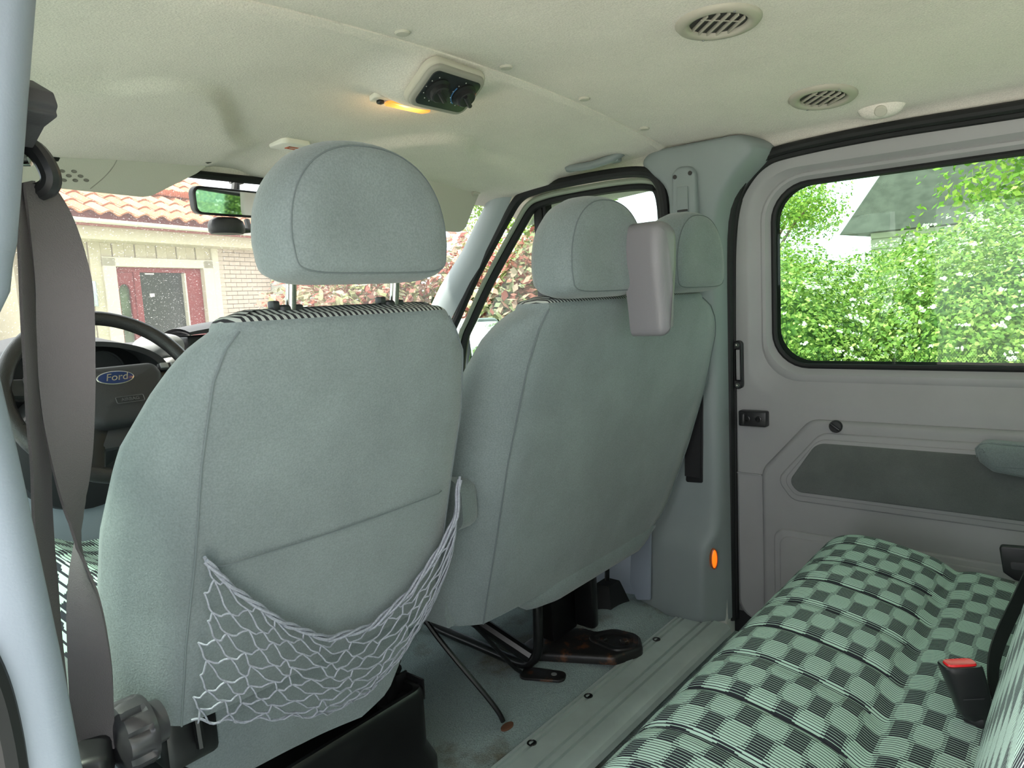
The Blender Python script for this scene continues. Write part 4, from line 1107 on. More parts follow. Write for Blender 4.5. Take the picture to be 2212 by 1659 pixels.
# light switch block with knobs, left below the hood
mb = MB(); mb.box((0.33, 1.60, 0.69), (0.45, 1.68, 0.80), 0.015); world_child(mb.build('switch_block', M_BLACK), dash)
for z in (0.765, 0.72):
    mb = MB(); mb.lathe([(0.018, 0), (0.018, 0.012), (0.014, 0.016), (0.001, 0.016)], (0.405, 1.60, z), (0, -1, 0), 18); world_child(mb.build('switch_knob', M_DARKPL), dash)

# ---- steering wheel
WC = Vector((0.56, 1.469, 0.833)); WT = math.radians(31); WR = 0.172
sw = thing('steering_wheel', 'black leather-look steering wheel with blue oval badge', 'steering wheel', WC, (WT - math.radians(0), 0, 0))
# local frame: x right, z up in wheel plane, -y toward the driver ; tilt by rotating about x
sw.rotation_euler = (-WT, 0, 0)
def wl(mb, name, m, parent=None, **k):
    ob = mb.build(name, m, parent or sw, **k); return ob
mb = MB(); mb.tube([(WR * math.cos(a), 0, WR * math.sin(a)) for a in [2 * math.pi * i / 72 for i in range(72)]], 0.0145, 14, closed=True)
wl(mb, 'rim', mat('wheel_leather', (52, 49, 50), 0.38, bump=0.3, bscale=500, spec=0.5, var=0.25, vscale=25))
P = round_poly([(-0.088, 0.048), (0.088, 0.048), (0.098, 0.020), (0.070, -0.052), (0.045, -0.078), (-0.045, -0.078), (-0.070, -0.052), (-0.098, 0.020)], [0.02, 0.02, 0.025, 0.04, 0.03, 0.03, 0.04, 0.025], 5)
mb = MB(); mb.plate(P, ((0, 0.02, 0), (1, 0, 0), (0, 0, 1)), 0.052, 0.016, seg=4, dome=0.010)
pad = wl(mb, 'airbag_pad', M_DARKPL, angle=50); recalc(pad)
for s in (-1, 1):
    mb = MB(); mb.tube([(s * 0.075, 0.0, 0.020), (s * 0.12, -0.002, 0.026), (s * 0.168, 0.0, 0.034)], [0.026, 0.021, 0.019], 10, flat=0.5); wl(mb, 'spoke', M_BLACK)
    mb = MB(); mb.box((s * 0.118 - 0.022, -0.020, 0.030), (s * 0.118 + 0.022, -0.010, 0.046), 0.004); wl(mb, 'button_bar', M_DARKPL)
    for q in (-0.011, 0.011):
        mb = MB(); mb.box((s * 0.118 + q - 0.008, -0.024, 0.032), (s * 0.118 + q + 0.008, -0.018, 0.044), 0.002); wl(mb, 'button', M_PLGREY)
    mb = MB(); mb.tube([(s * 0.036, 0.0, -0.055), (s * 0.06, 0.0, -0.11), (s * 0.072, 0.0, -0.155)], [0.022, 0.017, 0.016], 10, flat=0.45); wl(mb, 'spoke', M_BLACK)
mb = MB(); mb.box((-0.055, -0.006, -0.115), (0.055, 0.012, -0.06), 0.01); wl(mb, 'lower_spoke_plate', M_DARKPL)
# oval badge and lettering
bd = MB(); bd.plate([Vector((0.034 * math.cos(a), 0.0145 * math.sin(a))) for a in [2 * math.pi * i / 40 for i in range(40)]], ((0.0, -0.0385, 0.012), (1, 0, 0), (0, 0, 1)), 0.004, 0.0015)
badge = wl(bd, 'badge_rim', M_STEEL); recalc(badge)
bd = MB(); bd.plate([Vector((0.0315 * math.cos(a), 0.0125 * math.sin(a))) for a in [2 * math.pi * i / 40 for i in range(40)]], ((0.0, -0.0425, 0.012), (1, 0, 0), (0, 0, 1)), 0.0008, 0.0003)
bf = wl(bd, 'badge_face', mat('badge_blue', (22, 46, 98), 0.25, coat=0.5), badge); recalc(bf)
rx = Matrix.Rotation(math.radians(90), 4, 'X')
def wtext(body, size, x, y, z, m, parent, shear=0.0):
    cu = bpy.data.curves.new('t', 'FONT'); cu.body = body; cu.size = size; cu.extrude = 0.0004; cu.align_x = 'CENTER'; cu.align_y = 'CENTER'; cu.shear = shear
    tmp = bpy.data.objects.new('t', cu); COL.objects.link(tmp); dg = bpy.context.evaluated_depsgraph_get()
    me = bpy.data.meshes.new_from_object(tmp.evaluated_get(dg)); bpy.data.objects.remove(tmp); bpy.data.curves.remove(cu)
    me.materials.clear(); me.materials.append(m); me.transform(Matrix.Translation((x, y, z)) @ rx)
    ob = bpy.data.objects.new('lettering', me); COL.objects.link(ob); ob.parent = parent; return ob
wtext('Ford', 0.021, 0.0, -0.0436, 0.012, M_STEEL, badge, shear=0.35)
t_ = wtext('AIRBAG', 0.0095, 0.012, -0.0425, -0.036, mat('emboss_grey', (96, 95, 98), 0.5), pad)
mb = MB(); P = round_poly([(-0.013, -0.0425), (0.037, -0.0425), (0.037, -0.0295), (-0.013, -0.0295)], 0.002, 2)
mb.tube([(p.x, -0.042, p.y) for p in P], 0.0007, 4, closed=True); wl(mb, 'emboss_frame', MATS['emboss_grey'], pad)
# steering column shroud
col = MB(); lp = []
for t, r, q in [(0, 0.050, 0.9), (0.04, 0.060, 0.95), (0.09, 0.070, 1.05), (0.16, 0.078, 1.1), (0.22, 0.08, 1.1)]:
    y = 1.505 + t * 0.95; z = 0.805 - t * 0.42
    lp.append([(0.56 + r * math.cos(a), y, z + r * q * math.sin(a) * (1.45 if math.sin(a) < 0 else 0.9)) for a in [2 * math.pi * i / 28 for i in range(28)]])
col.loft(lp); ob = col.build('column_shroud', M_DARKPL, angle=60); recalc(ob); world_child(ob, sw)
sh = MB(); lp = []
for r, y in [(0.012, 1.575), (0.10, 1.58), (0.125, 1.59), (0.13, 1.62), (0.13, 1.66)]:
    lp.append([(0.545 + r * math.cos(a), y, 0.715 + r * 0.98 * math.sin(a)) for a in [2 * math.pi * i / 40 for i in range(40)]])
sh.loft(lp); ob = sh.build('column_surround', M_DARKPL, angle=50); recalc(ob); world_child(ob, sw)
for s in (-1, 1):
    mb = MB(); mb.tube([(0.56 + s * 0.05, 1.54, 0.84), (0.56 + s * 0.11, 1.53, 0.855), (0.56 + s * 0.165, 1.515, 0.865)], [0.007, 0.008, 0.010], 10); world_child(mb.build('stalk', M_BLACK), sw)

# ---- sun visors
def visor(name, label, o, ax, ay, pts, rad, hinge, hinge_dir, dims=True):
    t = thing(name, label, 'sun visor', o)
    P = round_poly(pts, rad, 7)
    mb = MB(); mb.plate(P, (o, ax, ay), 0.016, 0.007, dome=0.003); ob = mb.build('visor_panel', mat('visor_fabric', (192, 189, 180), 0.8, bump=0.15, bscale=400), angle=40); recalc(ob); world_child(ob, t)
    o_, ax_, ay_ = Vector(o), Vector(ax), Vector(ay); nn = ax_.cross(ay_).normalized()
    def at(a, b, h=0.018): return o_ + ax_ * a + ay_ * b + nn * h
    return t, at
vt, vat = visor('sun_visor', 'pale grey driver sun visor with cluster of small oval holes', (0.36, 1.635, 1.348), (1, 0.0, -0.03), (0, 0.30, -0.95),
    [(0, 0), (0.0, 0.098), (0.40, 0.098), (0.51, 0.03), (0.545, 0.0)], [0.03, 0.03, 0.07, 0.05, 0.01], None, None)
vn = Vector((1, 0, -0.03)).cross(Vector((0, 0.30, -0.95))).normalized()
# plate rises along ax x ay; find the face towards the cabin
face_h = -0.0004
for (a, b) in [(0.205, 0.062), (0.228, 0.062), (0.250, 0.060), (0.218, 0.071), (0.240, 0.070), (0.262, 0.068), (0.231, 0.080), (0.252, 0.078), (0.273, 0.075)]:
    c = vat(a, b, face_h); mb = MB(); e1 = Vector((1, 0, -0.03)).normalized(); e2 = Vector((0, 0.30, -0.95)).normalized()
    loops = [[c - vn * h + e1 * (r * math.cos(q)) + e2 * (0.62 * r * math.sin(q)) for q in [2 * math.pi * i / 14 for i in range(14)]] for r, h in ((0.0055, -0.001), (0.0055, 0.0008), (0.0045, 0.0008), (0.004, 0.0002), (0.001, 0.0002))]
    mb.loft(loops); ob = mb.build('hole', mat('visor_hole', (120, 116, 110), 0.8)); recalc(ob); world_child(ob, vt)
for (a0, a1) in ((0.14, 0.11), (0.34, 0.28)):
    mb = MB(); mb.tube([vat(a0 + (a1 - a0) * k / 12 + 0.01 * math.sin(k / 12 * 3.1), 0.006 + 0.086 * k / 12, face_h - 0.0002) for k in range(13)], 0.0009, 5); world_child(mb.build('crease', mat('visor_crease', (150, 146, 138), 0.8)), vt)
mb = MB(); mb.box((0.85, 1.60, 1.336), (0.89, 1.655, 1.362), 0.006); ob = mb.build('hinge_bracket', M_CLIP); world_child(ob, vt)
mb = MB(); mb.box((0.856, 1.597, 1.322), (0.885, 1.615, 1.338), 0.003); world_child(mb.build('hinge_clip', M_BLACK), vt)
vt2, vat2 = visor('sun_visor', 'plain pale passenger sun visor right of the big headrest', (1.17, 1.462, 1.318), (1, 0.0, 0.0), (0, 0.12, -0.99),
    [(0, 0), (0.0, 0.142), (0.425, 0.140), (0.50, 0.0)], [0.03, 0.05, 0.045, 0.01], None, None)
mb = MB(); P = round_poly([(1.618, 1.35), (1.615, 1.325), (1.64, 1.305), (1.668, 1.318), (1.675, 1.345)], 0.012, 4)
mb.plate(P, ((0, 1.455, 0), (1, 0, 0), (0, 0, 1)), 0.012, 0.004); mb.tube([(1.645, 1.45, 1.318), (1.642, 1.452, 1.296), (1.62, 1.457, 1.292)], 0.006, 8)
ob = mb.build('hinge_bracket', M_CLIP); recalc(ob); world_child(ob, vt2)
for x in (1.637, 1.655):
    mb = MB(); mb.lathe([(0.004, 0), (0.004, 0.001), (0.001, 0.001)], (x, 1.4428, 1.327), (0, -1, 0), 10); world_child(mb.build('screw', M_BLACK), vt2)

# ---- rear-view mirror on its stalk
MP = Vector((0.985, 1.70, 1.252))
ci = (MP - Vector((0, 0, 0.97))).normalized(); tgt = (Vector((4.9, -3.9, 0.95)) - MP).normalized()
nrm = (tgt - ci).normalized()
mir = thing('rear_view_mirror', 'black-framed interior mirror reflecting green leaves', 'mirror', MP)
ex = Vector((0, 0, 1)).cross(nrm).normalized(); ez = nrm.cross(ex).normalized()
Pm = round_poly([(-0.098, -0.034), (0.098, -0.034), (0.105, 0.034), (-0.105, 0.034)], 0.020, 6)
mb = MB(); mb.plate(Pm, (MP - nrm * 0.022, ex, ez), 0.022, 0.006); 
ob = mb.build('mirror_shell', M_BLACK); recalc(ob); world_child(ob, mir)
mb = MB(); mb.plate(offset_poly(Pm, -0.0055), (MP - nrm * 0.0002, ex, ez), 0.0012, 0.0); ob = mb.build('mirror_glass', M_MIRROR); recalc(ob); world_child(ob, mir)
mb = MB(); mb.tube([MP + Vector((0.02, 0.02, 0.02)), MP + Vector((0.035, 0.035, 0.055)), MP + Vector((0.042, 0.045, 0.075))], [0.012, 0.010, 0.013], 10); mb.box(MP + Vector((0.022, 0.03, 0.055)), MP + Vector((0.058, 0.05, 0.085)), 0.004)
world_child(mb.build('mirror_stalk', M_BLACK), mir)
# sensor pod hanging below the mirror
so = thing('sensor_pod', 'round black sensor pod just below the interior mirror', 'sensor', MP + Vector((-0.005, 0.03, -0.075)))
lp = []
for r, h in [(0.004, 0.036), (0.030, 0.034), (0.042, 0.026), (0.046, 0.014), (0.045, 0.0), (0.040, -0.006), (0.004, -0.008)]:
    lp.append([so.location + Vector((r * 1.05 * math.cos(a), r * 0.7 * math.sin(a), h + 0.006)) for a in [2 * math.pi * i / 28 for i in range(28)]])
mb = MB(); mb.loft(lp); ob = mb.build('pod_body', M_DARKPL, angle=40); recalc(ob); world_child(ob, so)
mb = MB(); mb.tube([so.location + Vector((0.04, 0.0, 0.01)), so.location + Vector((0.065, 0.005, 0.012)), so.location + Vector((0.07, 0.02, 0.04))], 0.008, 8); world_child(mb.build('pod_bracket', M_BLACK), so)

# ---- driver's door at the left, just outside the picture
d3 = thing('door_3', 'driver door panel and window at the far left of the cab', 'door', (0.12, 1.25, FZ), kind='structure')
mb = MB(); mb.box((0.05, 0.74, -0.05), (0.13, 1.80, 0.66), 0.02); world_child(mb.build('door_panel', M_KNEE), d3)
mb = MB(); mb.box((0.09, 0.76, 0.66), (0.094, 1.70, 1.28)); world_child(mb.build('door_glass', G_FRONT, smooth=False), d3)
# ================================================================== FITTINGS
# ---- round ceiling vents
def vent(x, y, label, r=0.068):
    z = ceil_z(x, y); t = thing('ceiling_vent', label, 'vent', (x, y, z), group='round air vents in the headliner')
    sx = math.atan2(ceil_z(x + 0.05, y) - ceil_z(x - 0.05, y), 0.1)
    t.rotation_euler = Euler((0, -sx, 0)).to_matrix().to_4x4().__matmul__(Matrix.Rotation(math.radians(48), 4, 'Z')).to_euler()
    mb = MB(); mb.lathe([(r, 0.004), (r, -0.002), (r - 0.004, -0.0065), (r - 0.014, -0.0085), (r - 0.021, -0.006), (r - 0.023, -0.001)], (0, 0, 0), (0, 0, 1), 48)
    f = mb.f; mb.f = [q for q in f if len(q) == 4]
    ob = mb.build('bezel', mat('vent_bezel', (168, 163, 150), 0.5), t, angle=60)
    mb = MB(); mb.lathe([(r - 0.020, -0.0005), (r - 0.020, -0.0012), (0.002, -0.0012)], (0, 0, 0), (0, 0, 1), 32); mb.build('duct_shade', M_BLACK, t)  # black disc just below the headliner, paints the shade inside the vent
    rin = r - 0.025
    for k in range(-2, 3):
        yy = k * rin * 0.36; hx = math.sqrt(max(0.0001, rin ** 2 - yy ** 2))
        mb = MB(); mb.box((-hx, yy - 0.0012, -0.0072), (hx, yy + 0.0012, -0.001), 0.0006); mb.build('slat', MATS['vent_bezel'], t)
    mb = MB(); mb.box((-0.012, -rin * 0.8, -0.0045), (-0.0095, rin * 0.8, -0.003), 0.0004); mb.build('slat_link', MATS['vent_bezel'], t)
    for s in (-1, 1):
        mb = MB(); mb.lathe([(0.0022, 0), (0.0022, 0.0012), (0.0005, 0.0012)], (s * (r - 0.010), 0, -0.0082), (0, 0, -1), 10); mb.build('screw', M_PLGREY, t)
    return t
vent(1.162, 0.492, 'round ceiling vent nearest the viewer, left of the other')
vent(1.640, 0.468, 'smaller-looking round ceiling vent close above the sliding door window')

# ---- rear heater control panel in its bulge
hc = thing('heater_control', 'small black ceiling control panel with two rotary knobs', 'control panel', (0.995, 0.955, ceil_z(0.995, 0.955)))
cz = 1.358
sl_ = math.radians(32)
ex = Vector((1, 0, 0)); ey = Vector((0, math.cos(sl_), -math.sin(sl_)))     # panel faces down and to the rear
o = Vector((0.980, 0.930, 1.352))
P = round_poly([(-0.072, -0.050), (0.070, -0.048), (0.074, 0.044), (-0.068, 0.046)], 0.022, 6)
def cp(pts, off, h, bev, name, m, dome=0.0):
    # plate rising towards the cabin (down): use ey, ex order
    q = [Vector((p.y, p.x)) for p in pts]; nn = ey.cross(ex)
    mb = MB(); mb.plate(q, (o + nn * off, ey, ex), h, bev, dome=dome); ob = mb.build(name, m); recalc(ob); world_child(ob, hc); return ob
nn = ey.cross(ex).normalized()
cp([Vector((p.x * 1.06, p.y * 1.08)) for p in P], -0.014, 0.012, 0.006, 'housing', mat('control_housing', (186, 180, 168), 0.7))
cp(P, -0.008, 0.012, 0.005, 'bezel', mat('control_bezel', (150, 146, 138), 0.5))
cp(offset_poly([Vector((p.x, p.y)) for p in P], -0.010), 0.003, 0.003, 0.001, 'panel_face', mat('panel_dark', (34, 38, 40), 0.35))
for a, b in ((-0.030, -0.004), (0.034, -0.008)):
    c = o + ex * a + ey * b + nn * 0.006
    mb = MB(); mb.lathe([(0.024, 0), (0.024, 0.003), (0.0185, 0.006), (0.0175, 0.014), (0.015, 0.016), (0.001, 0.016)], c, nn, 24); kn = mb.build('knob', M_BLACK); world_child(kn, hc)
    mb = MB(); d = (ex * 0.8 + ey * 0.5).normalized(); mb.tube([c + nn * 0.017 - d * 0.016, c + nn * 0.019, c + nn * 0.017 + d * 0.016], 0.0045, 8); world_child(mb.build('knob_grip', M_BLACK), hc)
    mb = MB()
    for k in range(8):
        q = math.radians(30 + 30 * k); p = c + (ex * math.cos(q) + ey * math.sin(q)) * 0.0275
        mb.lathe([(0.0011, 0), (0.0011, 0.0006), (0.0003, 0.0006)], p, nn, 6)
    world_child(mb.build('dial_marks', mat('mark_white', (205, 205, 200), 0.6)), hc)
c = o + ex * 0.034 + ey * -0.008 + nn * 0.0065
for nm, q0, q1, colr in (('blue_arc', 110, 200, (70, 120, 170)), ('red_arc', -20, 80, (170, 70, 60))):
    mb = MB(); mb.tube([c + (ex * math.cos(math.radians(q)) + ey * math.sin(math.radians(q))) * 0.0262 for q in range(q0, q1 + 1, 6)], 0.0011, 5); world_child(mb.build(nm, mat(nm, colr, 0.5)), hc)

# ---- lit courtesy lamp set flush next to the control
cl = thing('courtesy_lamp', 'slim ceiling lamp glowing orange beside the control panel', 'lamp', (1.015, 1.078, ceil_z(1.015, 1.078)))
zl = ceil_z(0.985, 1.075)
P = round_poly([(0.925, 1.060), (1.105, 1.056), (1.095, 1.096), (0.94, 1.100)], 0.012, 5)
Pf = [Vector((p.y, p.x)) for p in P]
mb = MB(); mb.plate(Pf, ((0, 0, zl + 0.004), (0, 1, 0), (1, 0, 0)), 0.009, 0.003); ob = mb.build('lamp_frame', mat('lamp_frame', (214, 208, 196), 0.5)); recalc(ob); world_child(ob, cl)
P = round_poly([(0.960, 1.065), (1.075, 1.063), (1.070, 1.089), (0.970, 1.091)], 0.008, 5)
mb = MB(); mb.plate([Vector((p.y, p.x)) for p in P], ((0, 0, zl - 0.0045), (0, 1, 0), (1, 0, 0)), 0.005, 0.002); ob = mb.build('lamp_lens', emit_mat('lamp_glow', (255, 132, 40), 0.38, (240, 170, 90))); recalc(ob); world_child(ob, cl)
mb = MB(); mb.box((0.944, 1.072, zl - 0.012), (0.957, 1.084, zl - 0.004), 0.003); world_child(mb.build('lamp_switch', M_BLACK), cl)
ld = bpy.data.lights.new('courtesy_bulb', 'POINT'); ld.energy = 0.12; ld.color = (1.0, 0.62, 0.28); ld.shadow_soft_size = 0.02
lo_ = bpy.data.objects.new('courtesy_bulb', ld); COL.objects.link(lo_); lo_.location = (1.02, 1.076, zl - 0.03)

# ---- small pale dome label plate above the windscreen
dl = thing('dome_lamp', 'small pale square plate with red marks behind the big headrest top', 'lamp', (1.0, 1.45, ceil_z(1.0, 1.45)))
zl = ceil_z(1.0, 1.45)
P = round_poly([(0.955, 1.41), (1.03, 1.41), (1.03, 1.48), (0.955, 1.48)], 0.014, 5)
mb = MB(); mb.plate([Vector((p.y, p.x)) for p in P], ((0, 0, zl + 0.006), (0, 1, 0), (1, 0, 0)), 0.014, 0.004); ob = mb.build('plate', mat('dome_white', (224, 220, 212), 0.5)); recalc(ob); world_child(ob, dl)
mb = MB(); mb.box((0.985, 1.437, zl - 0.0095), (1.02, 1.44, zl - 0.0078)); mb.box((0.985, 1.452, zl - 0.0095), (1.02, 1.455, zl - 0.0078)); mb.box((0.985, 1.437, zl - 0.0095), (0.989, 1.455, zl - 0.0078)); world_child(mb.build('red_mark', mat('mark_red', (190, 90, 60), 0.6), smooth=False), dl)

# ---- grab handle above the passenger door
gh = thing('grab_handle', 'grey grab handle on the headliner above the passenger window', 'handle', (1.71, 1.085, 1.325))
pth = spline([(1.722, 1.170, 1.348), (1.700, 1.162, 1.333), (1.690, 1.140, 1.326), (1.688, 1.085, 1.322), (1.690, 1.03, 1.328), (1.700, 1.008, 1.336), (1.722, 1.000, 1.348)], 5)
mb = MB(); mb.tube(pth, 0.011, 10, flat=1.2); world_child(mb.build('bar', M_PLGREY2, angle=60), gh)
mb = MB(); mb.box((1.694, 1.000, 1.320), (1.716, 1.030, 1.345), 0.005); world_child(mb.build('end_cap', M_PLGREY2), gh)
mb = MB(); mb.box((1.694, 1.145, 1.318), (1.716, 1.172, 1.343), 0.006); world_child(mb.build('end_cap', M_PLGREY2), gh)

# ---- orange step lamp low on the right pillar
ol = thing('step_lamp', 'small glowing orange oval lamp low on the pillar by the sliding door', 'lamp', (1.753, 0.782, 0.251))
n_ = Vector((-0.55, -0.85, 0)).normalized(); e1 = Vector((0, 0, 1)); e2 = n_.cross(e1)
def oval(a, b, h): return [ol.location + e1 * (a * math.cos(q)) + e2 * (b * math.sin(q)) + n_ * h for q in [2 * math.pi * i / 28 for i in range(28)]]
mb = MB(); mb.loft([oval(0.029, 0.011, -0.006), oval(0.029, 0.011, 0.001), oval(0.026, 0.009, 0.003), oval(0.025, 0.0085, 0.001)], cap=False); ob = mb.build('lamp_rim', mat('amber_rim', (170, 92, 50), 0.3)); recalc(ob); world_child(ob, ol)
mb = MB(); mb.loft([oval(0.0255, 0.0088, 0.0), oval(0.021, 0.007, 0.003), oval(0.012, 0.004, 0.0045), oval(0.003, 0.001, 0.005)]); ob = mb.build('lamp_lens', emit_mat('amber_glow', (255, 112, 20), 0.40, (250, 130, 40))); recalc(ob); world_child(ob, ol)

# ---- seat belts
def ribbon(path, wdirs, half, thick=0.0012):
    a, b, c, d = [], [], [], []
    n = len(path)
    for i in range(n):
        t = (path[min(i + 1, n - 1)] - path[max(i - 1, 0)]).normalized(); w = wdirs[i] - t * wdirs[i].dot(t); w.normalize(); nn = t.cross(w) * thick
        p = path[i]; a.append(p - w * half + nn); b.append(p + w * half + nn); c.append(p + w * half - nn); d.append(p - w * half - nn)
    mb = MB(); mb.loft([[a[i], b[i], c[i], d[i]] for i in range(n)]); return mb
db_ = thing('seat_belt', 'dark grey twisted seat belt hanging left of the driver seat', 'seat belt', (0.25, 0.80, 0.45))
ctr = [(0.2155, 0.6566, 1.0812), (0.2206, 0.6541, 1.0529), (0.2223, 0.6498, 1.0076), (0.2223, 0.6566, 0.97), (0.2233, 0.6698, 0.9314), (0.2251, 0.6839, 0.8912), (0.2283, 0.6981, 0.8479), (0.2338, 0.7194, 0.8009), (0.2366, 0.7307, 0.7762), (0.2433, 0.757, 0.7239), (0.2504, 0.7867, 0.6657), (0.2555, 0.8086, 0.6065), (0.26, 0.836, 0.537), (0.26, 0.838, 0.5)]
ang = [62, 40, 18, 0, 0, 22, 45, 72, 82, 115, 140, 160, 172, 176]
ps = spline(ctr, 6); aa = np.interp(np.linspace(0, len(ctr) - 1, len(ps)), range(len(ctr)), ang)
wd = [Vector((0.951 * math.cos(math.radians(q)) + 0.308 * math.sin(math.radians(q)), -0.308 * math.cos(math.radians(q)) + 0.951 * math.sin(math.radians(q)), 0)) for q in aa]
ob = ribbon(ps, wd, 0.0205).build('webbing', M_WEB, angle=60); world_child(ob, db_)
ctr2 = [(0.2047, 0.6553, 1.0818), (0.2064, 0.6665, 1.0388), (0.2064, 0.6734, 1.0096), (0.2064, 0.6837, 0.9717), (0.2064, 0.6923, 0.933), (0.2064, 0.7018, 0.8926), (0.2064, 0.7078, 0.8513), (0.2064, 0.7198, 0.8083), (0.2064, 0.7284, 0.7645), (0.2064, 0.7319, 0.7326), (0.2064, 0.7413, 0.669), (0.2064, 0.7482, 0.5658)]
ps = spline(ctr2, 4); wd = [Vector((0.956 * 0.28 + 0.293 * 0.96, -0.293 * 0.28 + 0.956 * 0.96, 0)) for _ in ps]
ob = ribbon(ps, wd, 0.0235).build('webbing', M_WEB, angle=60, label='second webbing strand running down the pillar'); world_child(ob, db_)
# guide ring
lp = []
rg = spline([(0.2047, 0.6751, 1.1093), (0.2116, 0.6579, 1.111), (0.2167, 0.6467, 1.1007), (0.2202, 0.6433, 1.0852), (0.2167, 0.6502, 1.0766), (0.2064, 0.6751, 1.0766), (0.1995, 0.688, 1.0861)], 5, closed=True)
mb = MB(); mb.tube(rg, 0.0075, 10, closed=True); world_child(mb.build('guide_ring', M_BLACK), db_)
mb = MB(); mb.box((0.188, 0.655, 1.094), (0.210, 0.690, 1.125), 0.009, 3); world_child(mb.build('ring_boss', M_BLACK), db_)
mb = MB(); mb.lathe([(0.010, 0), (0.010, 0.006), (0.006, 0.008), (0.001, 0.008)], (0.209, 0.668, 1.107), (1, -0.6, 0), 14); world_child(mb.build('ring_bolt', M_STEEL), db_)
P = [(0.0, 0.0), (0.012, 0.030), (0.030, 0.046), (0.058, 0.030), (0.062, 0.018), (0.058, 0.014), (0.060, 0.010), (0.040, 0.004), (0.020, -0.012)]
ax_ = Vector((0.25, -0.95, 0)).normalized()
mb = MB(); mb.plate(round_poly(P, 0.004, 3), ((0.2047, 0.6579, 1.1162), ax_ * 0.86, (0, 0, 0.86)), 0.026, 0.005); ob = mb.build('height_slider', M_DARKPL); recalc(ob); world_child(ob, db_)
# lower anchor
mb = MB(); mb.box((0.240, 0.800, 0.470), (0.278, 0.885, 0.520), 0.010, 3, rot=(0.12, 0, -0.45)); world_child(mb.build('belt_anchor', M_BLACK), db_)
mb = MB(); mb.box((0.262, 0.79, 0.06), (0.30, 0.93, 0.455), 0.015, 3); ob = mb.build('side_valance', M_PLLIGHT); world_child(ob, drv)

pb_ = thing('seat_belt', 'black seat belt webbing dropping behind the double seat at the right pillar', 'seat belt', (1.745, 0.83, 0.46))
ps = spline([(1.722, 0.826, 1.095), (1.735, 0.83, 0.95), (1.745, 0.833, 0.80), (1.750, 0.833, 0.62), (1.752, 0.838, 0.47)], 6)
ob = ribbon(ps, [Vector((0, -1, 0))] * len(ps), 0.0225).build('webbing', mat('black_webbing', (30, 30, 32), 0.7), angle=60); world_child(ob, pb_)

# ---- bench buckle with red button, and its belt
bk = thing('belt_buckle', 'black seat belt buckle with red release button standing on the checked bench', 'buckle', (1.032, 0.118, 0.395))
cyz = Vector((1.032, 0.118, 0.0))
fx = Vector((0.633, -0.772, 0)); fy = Vector((0.764, 0.634, 0))
def bl(z, hw, ht, dx=0.0, dn=0.0, n=20, p=4.5):
    out = []
    for i in range(n):
        a = 2 * math.pi * i / n; c, s = math.cos(a), math.sin(a)
        out.append(cyz + fx * (math.copysign(abs(c) ** (2 / p), c) * hw + dx) + fy * (math.copysign(abs(s) ** (2 / p), s) * ht + dn) + Vector((0, 0, z)))
    return out
mb = MB(); mb.loft([bl(0.396, 0.012, 0.006, 0.014), bl(0.400, 0.018, 0.009, 0.013), bl(0.408, 0.021, 0.011, 0.010), bl(0.440, 0.0235, 0.013, 0.001), bl(0.466, 0.025, 0.0135, -0.008), bl(0.472, 0.025, 0.0135, -0.010), bl(0.474, 0.0235, 0.012, -0.0105)])
ob = mb.build('buckle_body', M_BLACK, angle=40); recalc(ob); world_child(ob, bk)
mb = MB(); mb.loft([bl(0.4735, 0.0195, 0.009, -0.0105), bl(0.4765, 0.0185, 0.008, -0.0105), bl(0.4755, 0.010, 0.004, -0.0105)])
ob = mb.build('release_button', mat('buckle_red', (222, 40, 44), 0.35)); recalc(ob); world_child(ob, bk)
mb = MB(); mb.box(cyz + Vector((0.000, -0.020, 0.385)), cyz + Vector((0.022, 0.004, 0.402)), 0.004); world_child(mb.build('buckle_stalk', M_BLACK), bk)
mb = MB(); mb.box((-0.013, -0.0148, 0.432), (0.014, -0.0140, 0.433)); mb.v = [tuple(cyz + fx * (v[0] - 0.001) + fy * v[1] + Vector((0, 0, v[2]))) for v in mb.v]; world_child(mb.build('embossed_line', M_DARKPL, smooth=False), bk)
bb_ = thing('seat_belt', 'flat black belt webbing running from bench corner to the red-button buckle', 'seat belt', (1.2, 0.09, 0.42))
ps = spline([(1.070, 0.088, 0.415), (1.085, 0.095, 0.432), (1.13, 0.098, 0.445), (1.20, 0.095, 0.452), (1.30, 0.086, 0.462), (1.39, 0.076, 0.478), (1.50, 0.062, 0.50)], 6)
ob = ribbon(ps, [Vector((0.05, 0.5, 0.85))] * len(ps), 0.011).build('webbing', MATS['black_webbing'], angle=60); world_child(ob, bb_)
ca = thing('belt_guide_cover', 'flat black plastic cover with embossed plate at the far bench corner', 'cover', (1.60, 0.09, 0.39))
P = round_poly([(-0.137, 0.452), (-0.129, 0.400), (-0.110, 0.388), (-0.02, 0.380), (-0.01, 0.462)], 0.006, 4)
mb = MB(); mb.plate(P, ((1.615, 0, 0), (0, -1, 0), (0, 0, 1)), 0.014, 0.003); ob = mb.build('cover_body', M_BLACK); recalc(ob); world_child(ob, ca)
P = round_poly([(-0.118, 0.424), (-0.05, 0.430), (-0.05, 0.414), (-0.116, 0.410)], 0.003, 3)
mb = MB(); mb.plate(P, ((1.601, 0, 0), (0, -1, 0), (0, 0, 1)), 0.001, 0.0005); ob = mb.build('embossed_plate', M_DARKPL); recalc(ob); world_child(ob, ca)
